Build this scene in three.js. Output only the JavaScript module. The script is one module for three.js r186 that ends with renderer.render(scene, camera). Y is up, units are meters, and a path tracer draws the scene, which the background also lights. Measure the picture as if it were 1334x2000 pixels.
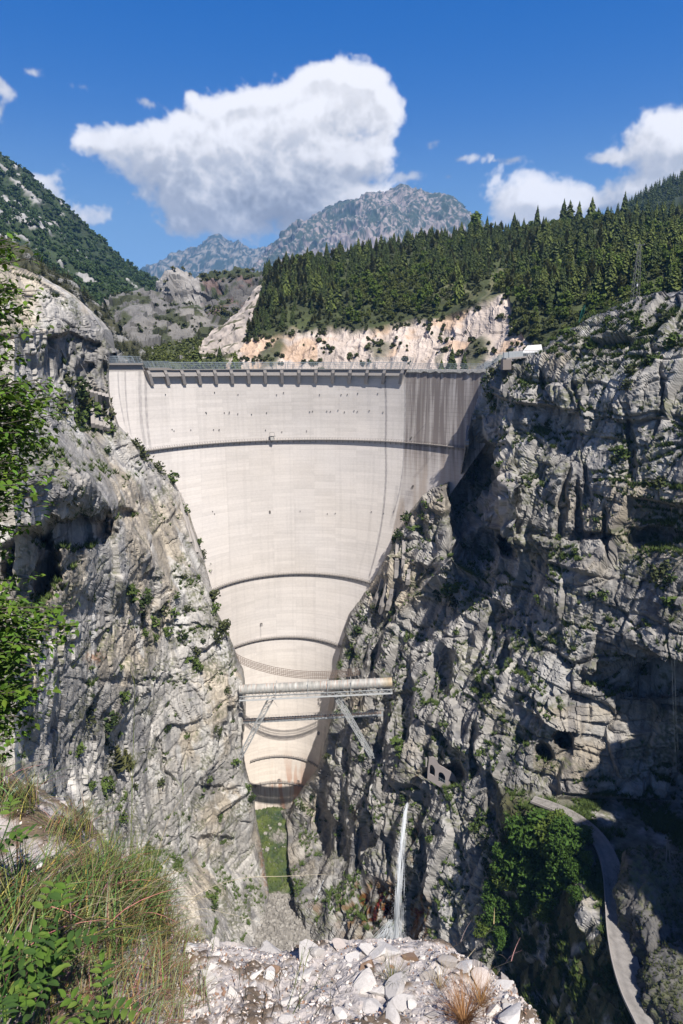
import * as THREE from 'three';
import { mergeGeometries } from 'three/addons/utils/BufferGeometryUtils.js';

// ---------------------------------------------------------------- camera, sky, sun, exposure
const PITCH = 12.3 * Math.PI / 180, F = 1333, CP = Math.cos(PITCH), SP = Math.sin(PITCH);
const scene = new THREE.Scene();
const camera = new THREE.PerspectiveCamera(73.74, 1334 / 2000, 0.1, 20000);
camera.position.set(0, 0, 0);
camera.rotation.x = -PITCH;
const renderer = new THREE.WebGLRenderer();
renderer.toneMapping = THREE.LinearToneMapping;
const EXPOSURE = 1.8;
renderer.toneMappingExposure = EXPOSURE;
renderer.shadowMap.enabled = true;
const SUN_AZ = 26 * Math.PI / 180, SUN_EL = 53 * Math.PI / 180;          // azimuth measured from straight behind the camera to the right
const SUN = new THREE.Vector3(Math.sin(SUN_AZ) * Math.cos(SUN_EL), Math.sin(SUN_EL), Math.cos(SUN_AZ) * Math.cos(SUN_EL));
const sun = new THREE.DirectionalLight(new THREE.Color(1.0, 0.945, 0.87), 5.0);
sun.position.copy(SUN).multiplyScalar(900).add(new THREE.Vector3(0, -100, -250));
sun.target.position.set(0, -100, -250);
sun.castShadow = true;
sun.shadow.camera.left = -500; sun.shadow.camera.right = 500; sun.shadow.camera.top = 500; sun.shadow.camera.bottom = -500; sun.shadow.camera.far = 2500;
sun.shadow.mapSize.set(4096, 4096);
scene.add(sun, sun.target);

// ---------------------------------------------------------------- small maths
function rng(seed) { let a = seed >>> 0; return () => { a = (a + 0x6D2B79F5) | 0; let t = Math.imul(a ^ (a >>> 15), 1 | a); t = (t + Math.imul(t ^ (t >>> 7), 61 | t)) ^ t; return ((t ^ (t >>> 14)) >>> 0) / 4294967296; }; }
const clamp = (x, a = 0, b = 1) => x < a ? a : x > b ? b : x;
const mix = (a, b, t) => a + (b - a) * t;
const sst = (a, b, x) => { const t = clamp((x - a) / (b - a)); return t * t * (3 - 2 * t); };
const PERM = new Uint8Array(512); { const r = rng(77), p = [...Array(256).keys()]; for (let i = 255; i > 0; i--) { const j = Math.floor(r() * (i + 1)); [p[i], p[j]] = [p[j], p[i]]; } for (let i = 0; i < 512; i++) PERM[i] = p[i & 255]; }
function grad(h, x, y, z) { const u = (h & 8) ? y : x, v = (h & 12) === 0 ? y : ((h & 13) === 12 ? x : z); return ((h & 1) ? -u : u) + ((h & 2) ? -v : v); }
function noise(x, y, z) {
  const fx = Math.floor(x), fy = Math.floor(y), fz = Math.floor(z), X = fx & 255, Y = fy & 255, Z = fz & 255;
  x -= fx; y -= fy; z -= fz;
  const u = x * x * x * (x * (x * 6 - 15) + 10), v = y * y * y * (y * (y * 6 - 15) + 10), w = z * z * z * (z * (z * 6 - 15) + 10);
  const A = PERM[X] + Y, AA = PERM[A] + Z, AB = PERM[A + 1] + Z, B = PERM[X + 1] + Y, BA = PERM[B] + Z, BB = PERM[B + 1] + Z;
  const l = (a, b, t) => a + (b - a) * t;
  return l(l(l(grad(PERM[AA], x, y, z), grad(PERM[BA], x - 1, y, z), u), l(grad(PERM[AB], x, y - 1, z), grad(PERM[BB], x - 1, y - 1, z), u), v),
    l(l(grad(PERM[AA + 1], x, y, z - 1), grad(PERM[BA + 1], x - 1, y, z - 1), u), l(grad(PERM[AB + 1], x, y - 1, z - 1), grad(PERM[BB + 1], x - 1, y - 1, z - 1), u), v), w);
}
function fbm(x, y, z, o = 4, g = 0.5) { let s = 0, a = 1; for (let i = 0; i < o; i++) { s += a * noise(x, y, z); x = x * 2.03 + 17.1; y = y * 2.03 + 5.7; z = z * 2.03 + 31.3; a *= g; } return s; }
function ridged(x, y, z, o = 3) { let s = 0, a = 1; for (let i = 0; i < o; i++) { s += a * (1 - 2 * Math.abs(noise(x, y, z))); x = x * 2.1 + 7.7; y = y * 2.1 + 3.1; z = z * 2.1 + 1.9; a *= 0.5; } return s; }
function hash3(i, j, k, n) { let h = Math.imul(i, 374761393) ^ Math.imul(j, 668265263) ^ Math.imul(k, 2147483647 - 1013) ^ Math.imul(n + 1, 1274126177); h = Math.imul(h ^ (h >>> 13), 1274126177); h ^= h >>> 16; return (h >>> 0) / 4294967296; }
// tilted facets: every Voronoi cell is one slanted plane of rock. Returns height; CELL holds tint and distance to the joint.
const CELL = { tint: 0, edge: 0 };
function facets(x, y, z, tilt = 0.7, n = 0) {
  const ix = Math.floor(x), iy = Math.floor(y), iz = Math.floor(z);
  let d1 = 9, d2 = 9, bi = 0, bj = 0, bk = 0, bx = 0, by = 0, bz = 0;
  for (let k = iz - 1; k <= iz + 1; k++) for (let j = iy - 1; j <= iy + 1; j++) for (let i = ix - 1; i <= ix + 1; i++) {
    const px = i + hash3(i, j, k, n) - x, py = j + hash3(i, j, k, n + 1) - y, pz = k + hash3(i, j, k, n + 2) - z, d = px * px + py * py + pz * pz;
    if (d < d1) { d2 = d1; d1 = d; bi = i; bj = j; bk = k; bx = px; by = py; bz = pz; } else if (d < d2) d2 = d;
  }
  CELL.tint = hash3(bi, bj, bk, n + 6);
  CELL.edge = Math.sqrt(d2) - Math.sqrt(d1);
  const g = (q) => (hash3(bi, bj, bk, n + q) - 0.5) * 2 * tilt;
  return (hash3(bi, bj, bk, n + 3) - 0.5) + bx * g(4) + by * (g(5) - 0.35 * tilt) + bz * g(7);
}
// a smooth curve through knots (Catmull-Rom)
function curve(ts, vs) {
  return (t) => {
    const n = ts.length, up = ts[n - 1] > ts[0];
    if (up ? t <= ts[0] : t >= ts[0]) return vs[0];
    if (up ? t >= ts[n - 1] : t <= ts[n - 1]) return vs[n - 1];
    let i = 0; while (up ? t > ts[i + 1] : t < ts[i + 1]) i++;
    const h = ts[i + 1] - ts[i], u = (t - ts[i]) / h;
    const m = (k) => k <= 0 || k >= n - 1 ? (k <= 0 ? (vs[1] - vs[0]) / (ts[1] - ts[0]) : (vs[n - 1] - vs[n - 2]) / (ts[n - 1] - ts[n - 2])) : (vs[k + 1] - vs[k - 1]) / (ts[k + 1] - ts[k - 1]);
    const u2 = u * u, u3 = u2 * u;
    return (2 * u3 - 3 * u2 + 1) * vs[i] + (u3 - 2 * u2 + u) * h * m(i) + (-2 * u3 + 3 * u2) * vs[i + 1] + (u3 - u2) * h * m(i + 1);
  };
}
function lin(ts, vs) {
  const n = ts.length, up = ts[n - 1] > ts[0];
  return (t) => { if (up ? t <= ts[0] : t >= ts[0]) return vs[0]; for (let i = 0; i < n - 1; i++) if (up ? t <= ts[i + 1] : t >= ts[i + 1]) return mix(vs[i], vs[i + 1], (t - ts[i]) / (ts[i + 1] - ts[i])); return vs[n - 1]; };
}
// survey: a bearing read off the photograph (1334 x 2000) and a distance ahead in metres give a place in the world
function dirOf(px, py) { const u = (px - 667) / F, v = (1000 - py) / F; return [u, -SP + v * CP, CP + v * SP]; }
function at(px, py, D) { const [x, y, d] = dirOf(px, py), s = D / d; return new THREE.Vector3(x * s, y * s, -D); }
function pix(p) { const D = -p.z, dep = D * CP - p.y * SP, up = p.y * CP + D * SP; return [667 + F * p.x / dep, 1000 - F * up / dep]; }

// ---------------------------------------------------------------- names and labels
const used = {};
function numbered(n) { used[n] = (used[n] ?? -1) + 1; return used[n] ? n + '_' + String(used[n]).padStart(3, '0') : n; }
function tag(o, label, category, group, kind) { if (label) o.userData.label = label; if (category) o.userData.category = category; if (group) o.userData.group = group; if (kind) o.userData.kind = kind; return o; }
function base(name, pos) { const g = new THREE.Group(); g.name = numbered(name); if (pos) g.position.copy(pos); scene.add(g); return g; }
function mesh(name, geo, mat, parent) { const m = new THREE.Mesh(geo, mat); m.name = parent ? name : numbered(name); m.castShadow = m.receiveShadow = true; (parent ?? scene).add(m); return m; }
function place(proto, name, pos, scale = 1, yaw = 0, label, category, group) {
  const c = proto.clone(); c.name = numbered(name); c.position.copy(pos); if (scale.isVector3) c.scale.copy(scale); else c.scale.setScalar(scale); c.rotation.y = yaw; c.userData = {}; scene.add(c);
  return tag(c, label, category, group);
}
const rgb = (r, g, b) => new THREE.Color().setRGB(r, g, b);
const std = (c, o = {}) => new THREE.MeshStandardMaterial({ color: c, roughness: 0.9, ...o });

// ---------------------------------------------------------------- geometry helpers
class Tris {                                            // loose triangles, later one geometry
  constructor() { this.p = []; this.c = []; }
  tri(a, b, c, col) { this.p.push(a.x, a.y, a.z, b.x, b.y, b.z, c.x, c.y, c.z); if (col) for (let i = 0; i < 3; i++) this.c.push(...col); return this; }
  quad(a, b, c, d, col) { this.tri(a, b, c, col); return this.tri(a, c, d, col); }
  bar(a, b, w, h = w, col) {                             // a square beam between two points
    const d = b.clone().sub(a).normalize(), s = Math.abs(d.y) > 0.95 ? new THREE.Vector3(1, 0, 0) : new THREE.Vector3(0, 1, 0);
    const r = d.clone().cross(s).normalize().multiplyScalar(w / 2), u = r.clone().cross(d).normalize().multiplyScalar(h / 2);
    const q = (p, i, j) => p.clone().addScaledVector(r, i).addScaledVector(u, j);
    const A = [q(a, -1, -1), q(a, 1, -1), q(a, 1, 1), q(a, -1, 1)], B = [q(b, -1, -1), q(b, 1, -1), q(b, 1, 1), q(b, -1, 1)];
    for (let i = 0; i < 4; i++) { const k = (i + 1) % 4; this.quad(A[i], A[k], B[k], B[i], col); }
    this.quad(A[0], A[1], A[2], A[3], col); return this.quad(B[0], B[1], B[2], B[3], col);
  }
  tube(pts, rad, sides = 5, col) {
    const ring = pts.map((p, i) => {
      const d = (pts[Math.min(i + 1, pts.length - 1)]).clone().sub(pts[Math.max(i - 1, 0)]).normalize(), s = Math.abs(d.y) > 0.9 ? new THREE.Vector3(1, 0, 0) : new THREE.Vector3(0, 1, 0);
      const r = d.clone().cross(s).normalize(), u = r.clone().cross(d), w = typeof rad === 'function' ? rad(i / (pts.length - 1)) : rad;
      return Array.from({ length: sides }, (_, k) => { const t = k / sides * 2 * Math.PI; return p.clone().addScaledVector(r, Math.cos(t) * w).addScaledVector(u, Math.sin(t) * w); });
    });
    for (let i = 0; i + 1 < ring.length; i++) for (let k = 0; k < sides; k++) this.quad(ring[i][k], ring[i][(k + 1) % sides], ring[i + 1][(k + 1) % sides], ring[i + 1][k], col);
    return this;
  }
  geo() {
    const g = new THREE.BufferGeometry(); g.setAttribute('position', new THREE.Float32BufferAttribute(this.p, 3));
    if (this.c.length) g.setAttribute('color', new THREE.Float32BufferAttribute(this.c, 3));
    g.computeVertexNormals(); return g;
  }
}
const V = (x, y, z) => new THREE.Vector3(x, y, z);
// a regular grid of points: positions, colours, uv; the ground of every hill and cliff
class Sheet {
  constructor(nu, nv) { this.nu = nu; this.nv = nv; this.p = new Float32Array(nu * nv * 3); this.c = new Float32Array(nu * nv * 3); this.uv = new Float32Array(nu * nv * 2); this.s = new Float32Array(nu * nv * 2); this.skip = null; }
  normals(blur = 0) {
    const { nu, nv, p } = this; let n = new Float32Array(p.length);
    for (let j = 0; j < nv; j++) for (let i = 0; i < nu; i++) {
      const k = (j * nu + i) * 3, l = (j * nu + Math.max(i - 1, 0)) * 3, r = (j * nu + Math.min(i + 1, nu - 1)) * 3, d = (Math.max(j - 1, 0) * nu + i) * 3, u = (Math.min(j + 1, nv - 1) * nu + i) * 3;
      const ax = p[r] - p[l], ay = p[r + 1] - p[l + 1], az = p[r + 2] - p[l + 2], bx = p[u] - p[d], by = p[u + 1] - p[d + 1], bz = p[u + 2] - p[d + 2];
      let x = ay * bz - az * by, y = az * bx - ax * bz, z = ax * by - ay * bx; const q = Math.hypot(x, y, z) || 1; n[k] = x / q; n[k + 1] = y / q; n[k + 2] = z / q;
    }
    for (let b = 0; b < blur; b++) {
      for (const [di, dj] of [[1, 0], [0, 1]]) {
        const m = new Float32Array(n.length), R = 4;
        for (let j = 0; j < nv; j++) for (let i = 0; i < nu; i++) { let x = 0, y = 0, z = 0; for (let t = -R; t <= R; t++) { const k = (clamp(j + dj * t, 0, nv - 1) * nu + clamp(i + di * t, 0, nu - 1)) * 3; x += n[k]; y += n[k + 1]; z += n[k + 2]; } const q = Math.hypot(x, y, z) || 1, k = (j * nu + i) * 3; m[k] = x / q; m[k + 1] = y / q; m[k + 2] = z / q; }
        n = m;
      }
    }
    return n;
  }
  get(i, j) { const k = (clamp(Math.round(j), 0, this.nv - 1) * this.nu + clamp(Math.round(i), 0, this.nu - 1)) * 3; return V(this.p[k], this.p[k + 1], this.p[k + 2]); }
  lerp(i, j) { const i0 = clamp(Math.floor(i), 0, this.nu - 2), j0 = clamp(Math.floor(j), 0, this.nv - 2); return this.get(i0, j0).lerp(this.get(i0 + 1, j0), i - i0).lerp(this.get(i0, j0 + 1).lerp(this.get(i0 + 1, j0 + 1), i - i0), j - j0); }
  geo() {
    const { nu, nv } = this, g = new THREE.BufferGeometry(), ix = [];
    for (let j = 0; j + 1 < nv; j++) for (let i = 0; i + 1 < nu; i++) { const a = j * nu + i; if (this.skip && this.skip(i, j)) continue; ix.push(a, a + 1, a + nu + 1, a, a + nu + 1, a + nu); }
    g.setAttribute('position', new THREE.BufferAttribute(this.p, 3)); g.setAttribute('color', new THREE.BufferAttribute(this.c, 3)); g.setAttribute('uv', new THREE.BufferAttribute(this.uv, 2));
    g.setIndex(ix); g.computeVertexNormals(); return g;
  }
}
// a surface lofted through surveyed lines; each row is a list of [px, py, D] or Vector3
function loft(rows, nu, nv) {
  const R = rows.map((r) => r.map((q) => q.isVector3 ? q : at(...q)));
  const spl = (a, b, c, d, t) => { const o = V(); for (const k of ['x', 'y', 'z']) o[k] = 0.5 * (2 * b[k] + (c[k] - a[k]) * t + (2 * a[k] - 5 * b[k] + 4 * c[k] - d[k]) * t * t + (3 * b[k] - a[k] - 3 * c[k] + d[k]) * t * t * t); return o; };
  const along = (row, t) => { const n = row.length - 1, x = t * n, i = Math.min(Math.floor(x), n - 1), g = (k) => row[clamp(k, 0, n)]; return spl(g(i - 1), g(i), g(i + 1), g(i + 2), x - i); };
  const S = new Sheet(nu, nv);
  const line = R.map((r) => Array.from({ length: nu }, (_, i) => along(r, i / (nu - 1))));
  for (let i = 0; i < nu; i++) { const col = line.map((l) => l[i]); for (let j = 0; j < nv; j++) { const q = along(col, j / (nv - 1)), k = j * nu + i; S.p.set([q.x, q.y, q.z], k * 3); S.s.set([i / (nu - 1), j / (nv - 1)], k * 2); S.uv.set([q.x - q.z * 0.6, q.y - q.z * 0.3], k * 2); } }
  return S;
}
// move every point along the sheet's soft normal; colour it. fn(x, y, z, u, v, px, py, nx, ny, nz) -> [offset, r, g, b]
function weather(S, fn, blur = 2, face = -1, lean = 0) {
  const n = S.normals(blur), N = S.nu * S.nv;
  for (let k = 0; k < N; k++) {
    const x = S.p[k * 3], y = S.p[k * 3 + 1], z = S.p[k * 3 + 2]; let nx = n[k * 3], ny = n[k * 3 + 1], nz = n[k * 3 + 2];
    if ((nx * x + ny * y + nz * z) * face < 0) { nx = -nx; ny = -ny; nz = -nz; }        // towards the valley side, where we stand
    const r = fn(x, y, z, S.s[k * 2], S.s[k * 2 + 1], nx, ny, nz), d = r[0];
    if (lean) { const q = lean / Math.hypot(x, y, z); nx -= x * q; ny -= y * q; nz -= z * q; const m = Math.hypot(nx, ny, nz); nx /= m; ny /= m; nz /= m; }
    S.p[k * 3] = x + nx * d; S.p[k * 3 + 1] = y + ny * d; S.p[k * 3 + 2] = z + nz * d; S.c[k * 3] = r[1]; S.c[k * 3 + 1] = r[2]; S.c[k * 3 + 2] = r[3];
  }
  return S;
}

// where a wall turns so sharply that neighbouring columns lie far apart, even out the rows
function settle(S, unit, rounds = 3) {
  const { nu, nv, p } = S, w = new Float32Array(nu * nv), gap = (a, b) => Math.hypot(p[a] - p[b], p[a + 1] - p[b + 1], p[a + 2] - p[b + 2]);
  for (let j = 0; j < nv; j++) for (let i = 0; i + 1 < nu; i++) { const k = j * nu + i, s = sst(2.6, 6, gap(k * 3, k * 3 + 3) / unit); if (s > 0) for (const d of [-1, 0, 1, 2]) { const q = j * nu + clamp(i + d, 0, nu - 1); if (w[q] < s) w[q] = s; } }
  for (let n = 0; n < rounds; n++) { const c = p.slice(); for (let j = 2; j + 2 < nv; j++) for (let i = 0; i < nu; i++) { const k = j * nu + i; if (!w[k]) continue; for (let a = 0; a < 3; a++) { const m = (c[(k - 2 * nu) * 3 + a] + 2 * c[(k - nu) * 3 + a] + 3 * c[k * 3 + a] + 2 * c[(k + nu) * 3 + a] + c[(k + 2 * nu) * 3 + a]) / 9; p[k * 3 + a] = mix(c[k * 3 + a], m, w[k]); } } }
  return S;
}

// ---------------------------------------------------------------- textures
function tex(w, h, fn, srgb) { const d = new Uint8Array(w * h * 4); for (let y = 0; y < h; y++) for (let x = 0; x < w; x++) { const c = fn(x, y), k = (y * w + x) * 4; d[k] = clamp(c[0]) * 255; d[k + 1] = clamp(c[1]) * 255; d[k + 2] = clamp(c[2]) * 255; d[k + 3] = c[3] === undefined ? 255 : clamp(c[3]) * 255; } const t = new THREE.DataTexture(d, w, h); t.magFilter = THREE.LinearFilter; t.minFilter = THREE.LinearMipmapLinearFilter; t.wrapS = t.wrapT = THREE.RepeatWrapping; if (srgb) t.colorSpace = THREE.SRGBColorSpace; t.needsUpdate = true; return t; }
function tileNoise(n, f, oct, seed) {                     // tileable value on a torus
  const a = new Float32Array(n * n); let lo = 9, hi = -9;
  for (let y = 0; y < n; y++) for (let x = 0; x < n; x++) {
    const u = x / n, v = y / n, s = (i, j) => fbm((u - i) * f + seed, (v - j) * f, seed * 1.7, oct, 0.55);
    const q = s(0, 0) * (1 - u) * (1 - v) + s(1, 0) * u * (1 - v) + s(0, 1) * (1 - u) * v + s(1, 1) * u * v; a[y * n + x] = q; if (q < lo) lo = q; if (q > hi) hi = q;
  }
  for (let i = 0; i < a.length; i++) a[i] = (a[i] - lo) / (hi - lo); return a;
}
const GR = 512, grainA = tileNoise(GR, 9, 6, 3.3), grainB = tileNoise(GR, 34, 4, 8.1);
const grainTex = tex(GR, GR, (x, y) => { const g = 0.72 + 0.28 * clamp(0.5 + (grainA[y * GR + x] - 0.5) * 0.9 + (grainB[y * GR + x] - 0.5) * 1.4); return [g, g, g]; });
const bumpTex = tex(GR, GR, (x, y) => { const g = clamp(grainA[y * GR + x] * 0.6 + grainB[y * GR + x] * 0.4); return [g, g, g]; });
const metre = (t, m) => { const c = t.clone(); c.repeat.set(1 / m, 1 / m); c.needsUpdate = true; return c; };
const rockMat = new THREE.MeshStandardMaterial({ vertexColors: true, roughness: 0.95, map: metre(grainTex, 9), bumpMap: metre(bumpTex, 9), bumpScale: 0.35, flatShading: true });
const hillMat = new THREE.MeshStandardMaterial({ vertexColors: true, roughness: 1, map: metre(grainTex, 25), bumpMap: metre(bumpTex, 25), bumpScale: 0.8, flatShading: true });
const farMat = new THREE.MeshStandardMaterial({ vertexColors: true, roughness: 1 });

// ---------------------------------------------------------------- sky: air and clouds on the whole dome
{
  const W = 4096, H = 2048, data = new Float32Array(W * H * 4);
  const AIR_EL = [0, 4, 10, 18, 28, 38, 60, 90];
  const airR = curve(AIR_EL, [0.36, 0.30, 0.20, 0.050, 0.002, 0.001, 0.002, 0.002]), airG = curve(AIR_EL, [0.54, 0.49, 0.385, 0.195, 0.112, 0.082, 0.06, 0.055]), airB = curve(AIR_EL, [0.76, 0.74, 0.68, 0.565, 0.465, 0.385, 0.31, 0.29]);
  // puffs: bearing and height (degrees), half-width, half-height, brightness, thickness
  const puffs = [];
  const ang = (px, py) => { const [x, y, d] = dirOf(px, py); return [Math.atan2(x, d) * 180 / Math.PI, Math.atan2(y, Math.hypot(x, d)) * 180 / Math.PI]; };
  const add = (px, py, rx, ry, lum, th = 1) => { const c = ang(px, py); puffs.push([c[0], c[1], (ang(px + rx, py)[0] - ang(px - rx, py)[0]) / 2, (ang(px, py - ry)[1] - ang(px, py + ry)[1]) / 2, lum, th]); };
  for (const a of [[650, 164, 60, 48, 1.02], [716, 156, 40, 32, 1.0], [738, 205, 46, 45, 0.97], [600, 205, 76, 52, 1.03], [540, 218, 66, 52, 1.03], [470, 240, 76, 56, 1.0], [400, 255, 66, 52, 0.98], [335, 278, 62, 46, 0.94], [262, 292, 62, 40, 0.86], [196, 276, 44, 24, 0.84, 0.8],
    [680, 240, 84, 64, 0.93], [560, 285, 140, 62, 0.92], [430, 315, 120, 70, 0.86], [330, 352, 104, 56, 0.74], [600, 335, 112, 56, 0.72], [500, 372, 150, 56, 0.62], [400, 402, 84, 46, 0.66], [560, 412, 130, 46, 0.60], [460, 444, 84, 28, 0.74], [362, 440, 48, 22, 0.68],
    [660, 330, 52, 50, 0.8], [705, 306, 44, 26, 0.9], [742, 328, 44, 22, 0.82, 0.8], [795, 345, 40, 12, 0.66, 0.6], [680, 392, 74, 36, 0.76], [745, 380, 54, 20, 0.96], [640, 425, 54, 36, 0.6],
    ...[[385, 192], [420, 206], [450, 194], [480, 186], [512, 184], [546, 178], [578, 166], [602, 142], [630, 130], [656, 127], [682, 136], [702, 152], [722, 142], [740, 154], [750, 178], [768, 194], [774, 218], [762, 246], [744, 270], [752, 292], [350, 232], [312, 248], [280, 262], [232, 262], [210, 276], [165, 258], [158, 276]].map(([x, y]) => [x, y + 6, 21, 18, 1.0, x < 300 ? 0.5 : 0.9]), [375, 187, 12, 11, 0.92, 0.9], [296, 200, 34, 15, 0.66, 0.7], [62, 142, 26, 13, 0.75, 0.8], [152, 168, 36, 13, 0.65, 0.7], [14, 182, 34, 20, 0.75, 0.8], [-4, 160, 20, 20, 0.7, 0.7], [0, 220, 20, 18, 0.75, 0.8], [104, 362, 40, 36, 0.82], [62, 350, 32, 18, 0.9], [178, 422, 44, 18, 0.72, 0.9],
    [843, 280, 18, 12, 0.55, 0.5], [926, 309, 30, 13, 0.78, 0.8], [1000, 313, 24, 7, 0.5, 0.5], [876, 345, 14, 6, 0.45, 0.5], [895, 312, 18, 7, 0.45, 0.4],
    [1028, 362, 50, 38, 1.02], [980, 384, 48, 40, 0.95], [1080, 388, 54, 36, 0.93], [1130, 386, 44, 32, 0.9], [1045, 420, 110, 40, 0.85], [1280, 240, 60, 26, 0.94], [1335, 256, 76, 50, 0.94], [1262, 290, 80, 30, 0.84], [1180, 310, 48, 12, 0.7, 0.9], [1300, 328, 70, 50, 0.78], [1262, 372, 60, 36, 0.8], [1200, 394, 60, 30, 0.6, 0.9], [1400, 300, 90, 66, 0.85],
    [385, 498, 28, 9, 0.86], [320, 532, 40, 8, 0.9]]) add(...a);
  const r = rng(41);
  for (let c = 0; c < 26; c++) {                          // the same fair-weather clouds round the rest of the dome
    let az = 42 + r() * 276, el = 8 + r() * 40; const n = 3 + Math.floor(r() * 9), s = 2 + r() * 3.5;
    for (let i = 0; i < n; i++) { const t = r() * 2 - 1, h = r(); puffs.push([az + t * s * 2.4 / Math.cos(el * Math.PI / 180), el + h * s * (1 - Math.abs(t)) * 1.4, s * (0.6 + 0.5 * r()) / Math.cos(el * Math.PI / 180), s * (0.5 + 0.3 * r()), 0.62 + 0.36 * h, 1]); }
  }
  // bin the puffs by bearing
  const bins = Array.from({ length: 360 }, () => []);
  for (const p of puffs) { const w = p[2] * 1.9 + 1; for (let a = Math.floor(p[0] - w); a <= p[0] + w; a++) bins[((a % 360) + 360) % 360].push(p); }
  const field = (az, el, list, out) => {
    let s = 0, l = 0, w = 0;
    for (const p of list) { let dx = az - p[0]; if (dx > 180) dx -= 360; if (dx < -180) dx += 360; dx /= p[2]; const dy = (el - p[1]) / p[3], q = dx * dx + dy * dy; if (q > 2.6) continue; const f = Math.exp(-q * 1.15) * p[5]; s += f; const g = f * f + 1e-6; l += g * p[4]; w += g; }
    out[0] = s; out[1] = w ? l / w : 0.8; return s;
  };
  const o1 = [0, 0], o2 = [0, 0];
  for (let j = 0; j < H; j++) {
    const elR = ((j + 0.5) / H - 0.5) * Math.PI, el = elR * 180 / Math.PI, air = [airR(Math.max(el, 0)), airG(Math.max(el, 0)), airB(Math.max(el, 0))], ce = Math.cos(elR), se = Math.sin(elR);
    for (let i = 0; i < W; i++) {
      const a = ((i + 0.5) / W - 0.5) * 2 * Math.PI, x = Math.cos(a) * ce, z = Math.sin(a) * ce, k = (j * W + i) * 4;
      let [R, G, B] = air;
      if (el > 0.3 && el < 70) {
        const az = Math.atan2(x, -z) * 180 / Math.PI, list = bins[((Math.floor(az) % 360) + 360) % 360];
        if (list.length && field(az, el, list, o1) > 0.12) {
          const w1 = fbm(x * 9, se * 9, z * 9, 3), n1 = fbm(x * 17 + w1, se * 17, z * 17, 6, 0.60), bil = 1 - Math.abs(noise(x * 34 + w1, se * 34, z * 34)) * 1.3 - Math.abs(noise(x * 78, se * 78, z * 78)) * 0.8 - Math.abs(noise(x * 170, se * 170, z * 170)) * 0.5;
          const S = o1[0] + n1 * 0.52 + (bil - 0.55) * 0.46, al = sst(0.24, 0.70, S);
          if (al > 0) {
            field(az + 0.5, el + 0.9, list, o2);
            const n2 = fbm((x + 0.006) * 17 + w1, (se + 0.013) * 17, z * 17, 4, 0.60), rel = clamp((S - (o2[0] + n2 * 0.52)) * 0.20, -0.08, 0.10);
            let L = clamp(0.20 + 0.83 * o1[1] + rel + (bil - 0.6) * 0.05 + n1 * 0.04, 0.5, 1.08); L = L * L; if (L > 0.9) L = 0.9 + (L - 0.9) * 0.6;
            const t = sst(0.4, 0.9, L), A = al * clamp(0.30 + S * 0.62);
            R = mix(R, L * mix(0.90, 1.0, t), A); G = mix(G, L * mix(0.96, 0.99, t), A); B = mix(B, L * mix(1.09, 1.01, t), A);
          }
        }
      }
      data[k] = R / EXPOSURE; data[k + 1] = G / EXPOSURE; data[k + 2] = B / EXPOSURE; data[k + 3] = 1;
    }
  }
  const t = new THREE.DataTexture(data, W, H, THREE.RGBAFormat, THREE.FloatType); t.mapping = THREE.EquirectangularReflectionMapping; t.magFilter = THREE.LinearFilter; t.needsUpdate = true;
  scene.background = t; scene.environment = t;
}

// ---------------------------------------------------------------- the dam's shape: a double-curved arch
const DY = [4, -40, -117, -156, -200, -262];
const damX = curve(DY, [-10, -13, -22, -30, -34, -39]), damM = curve(DY, [362, 370, 375, 375, 372, 362]), damR = curve(DY, [112, 90, 52, 40, 33, 26]);
function damPoint(th, y, out = 0) { const R = damR(y) - out; return V(damX(y) + R * Math.sin(th), y, -(damM(y) - damR(y) + R * Math.cos(th))); }   // out: metres proud of the face
function damHit(px, py) {                                 // where a bearing meets the face: [D, theta, y]
  const [x, y, d] = dirOf(px, py); let s = 370;
  for (let i = 0; i < 12; i++) {
    const yy = clamp(s * y, -262, 4), cx = damX(yy), R = damR(yy), cd = damM(yy) - R, A = x * x + d * d, B = x * cx + d * cd, C = cx * cx + cd * cd - R * R, q = B * B - A * C;
    s = q < 0 ? B / A : (B + Math.sqrt(q)) / A;
  }
  const yy = clamp(s * y, -262, 4); return [s * d, Math.atan2(s * x - damX(yy), s * d - (damM(yy) - damR(yy))), s * y];
}

// ---------------------------------------------------------------- the gorge walls as functions of height and distance
const aR = lin([90, 60, 25, 0, -60, -117, -156, -200, -262], [125, 105, 76, 52, 37, 15, -2, -16, -31]), bR = lin([60, 0, -60, -120, -150, -262], [0.62, 0.6, 0.55, 0.5, 0.48, 0.42]);
function wallR(y, D) {
  let x = aR(y) + bR(y) * Math.min(345 - D, 150);
  x += 20 * sst(203, 180, D) * sst(-116, -102, y) * (1 - sst(-45, -15, y));
  x += Math.max(0, 125 - x) * sst(222, 211, D) * sst(-152.6, -151, y) * (1 - sst(-106, -88, y)) * sst(60, 90, D);   // road ledge under an overhang
  return x;
}
const aL = lin([60, 20, 0, -60, -104, -148, -181, -232, -262], [-122, -113, -105, -82, -73, -62, -55, -57, -50]), BL = lin([0, -60, -89, -124, -150, -180, -214, -262], [0, 0, 8, 15, 15, 8, 13, 13]);
function wallL(y, D) { const t = (D - 298) / 40; return aL(y) + BL(y) * Math.exp(-t * t) - 0.42 * clamp(300 - D, 0, 240) - 0; }
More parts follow.
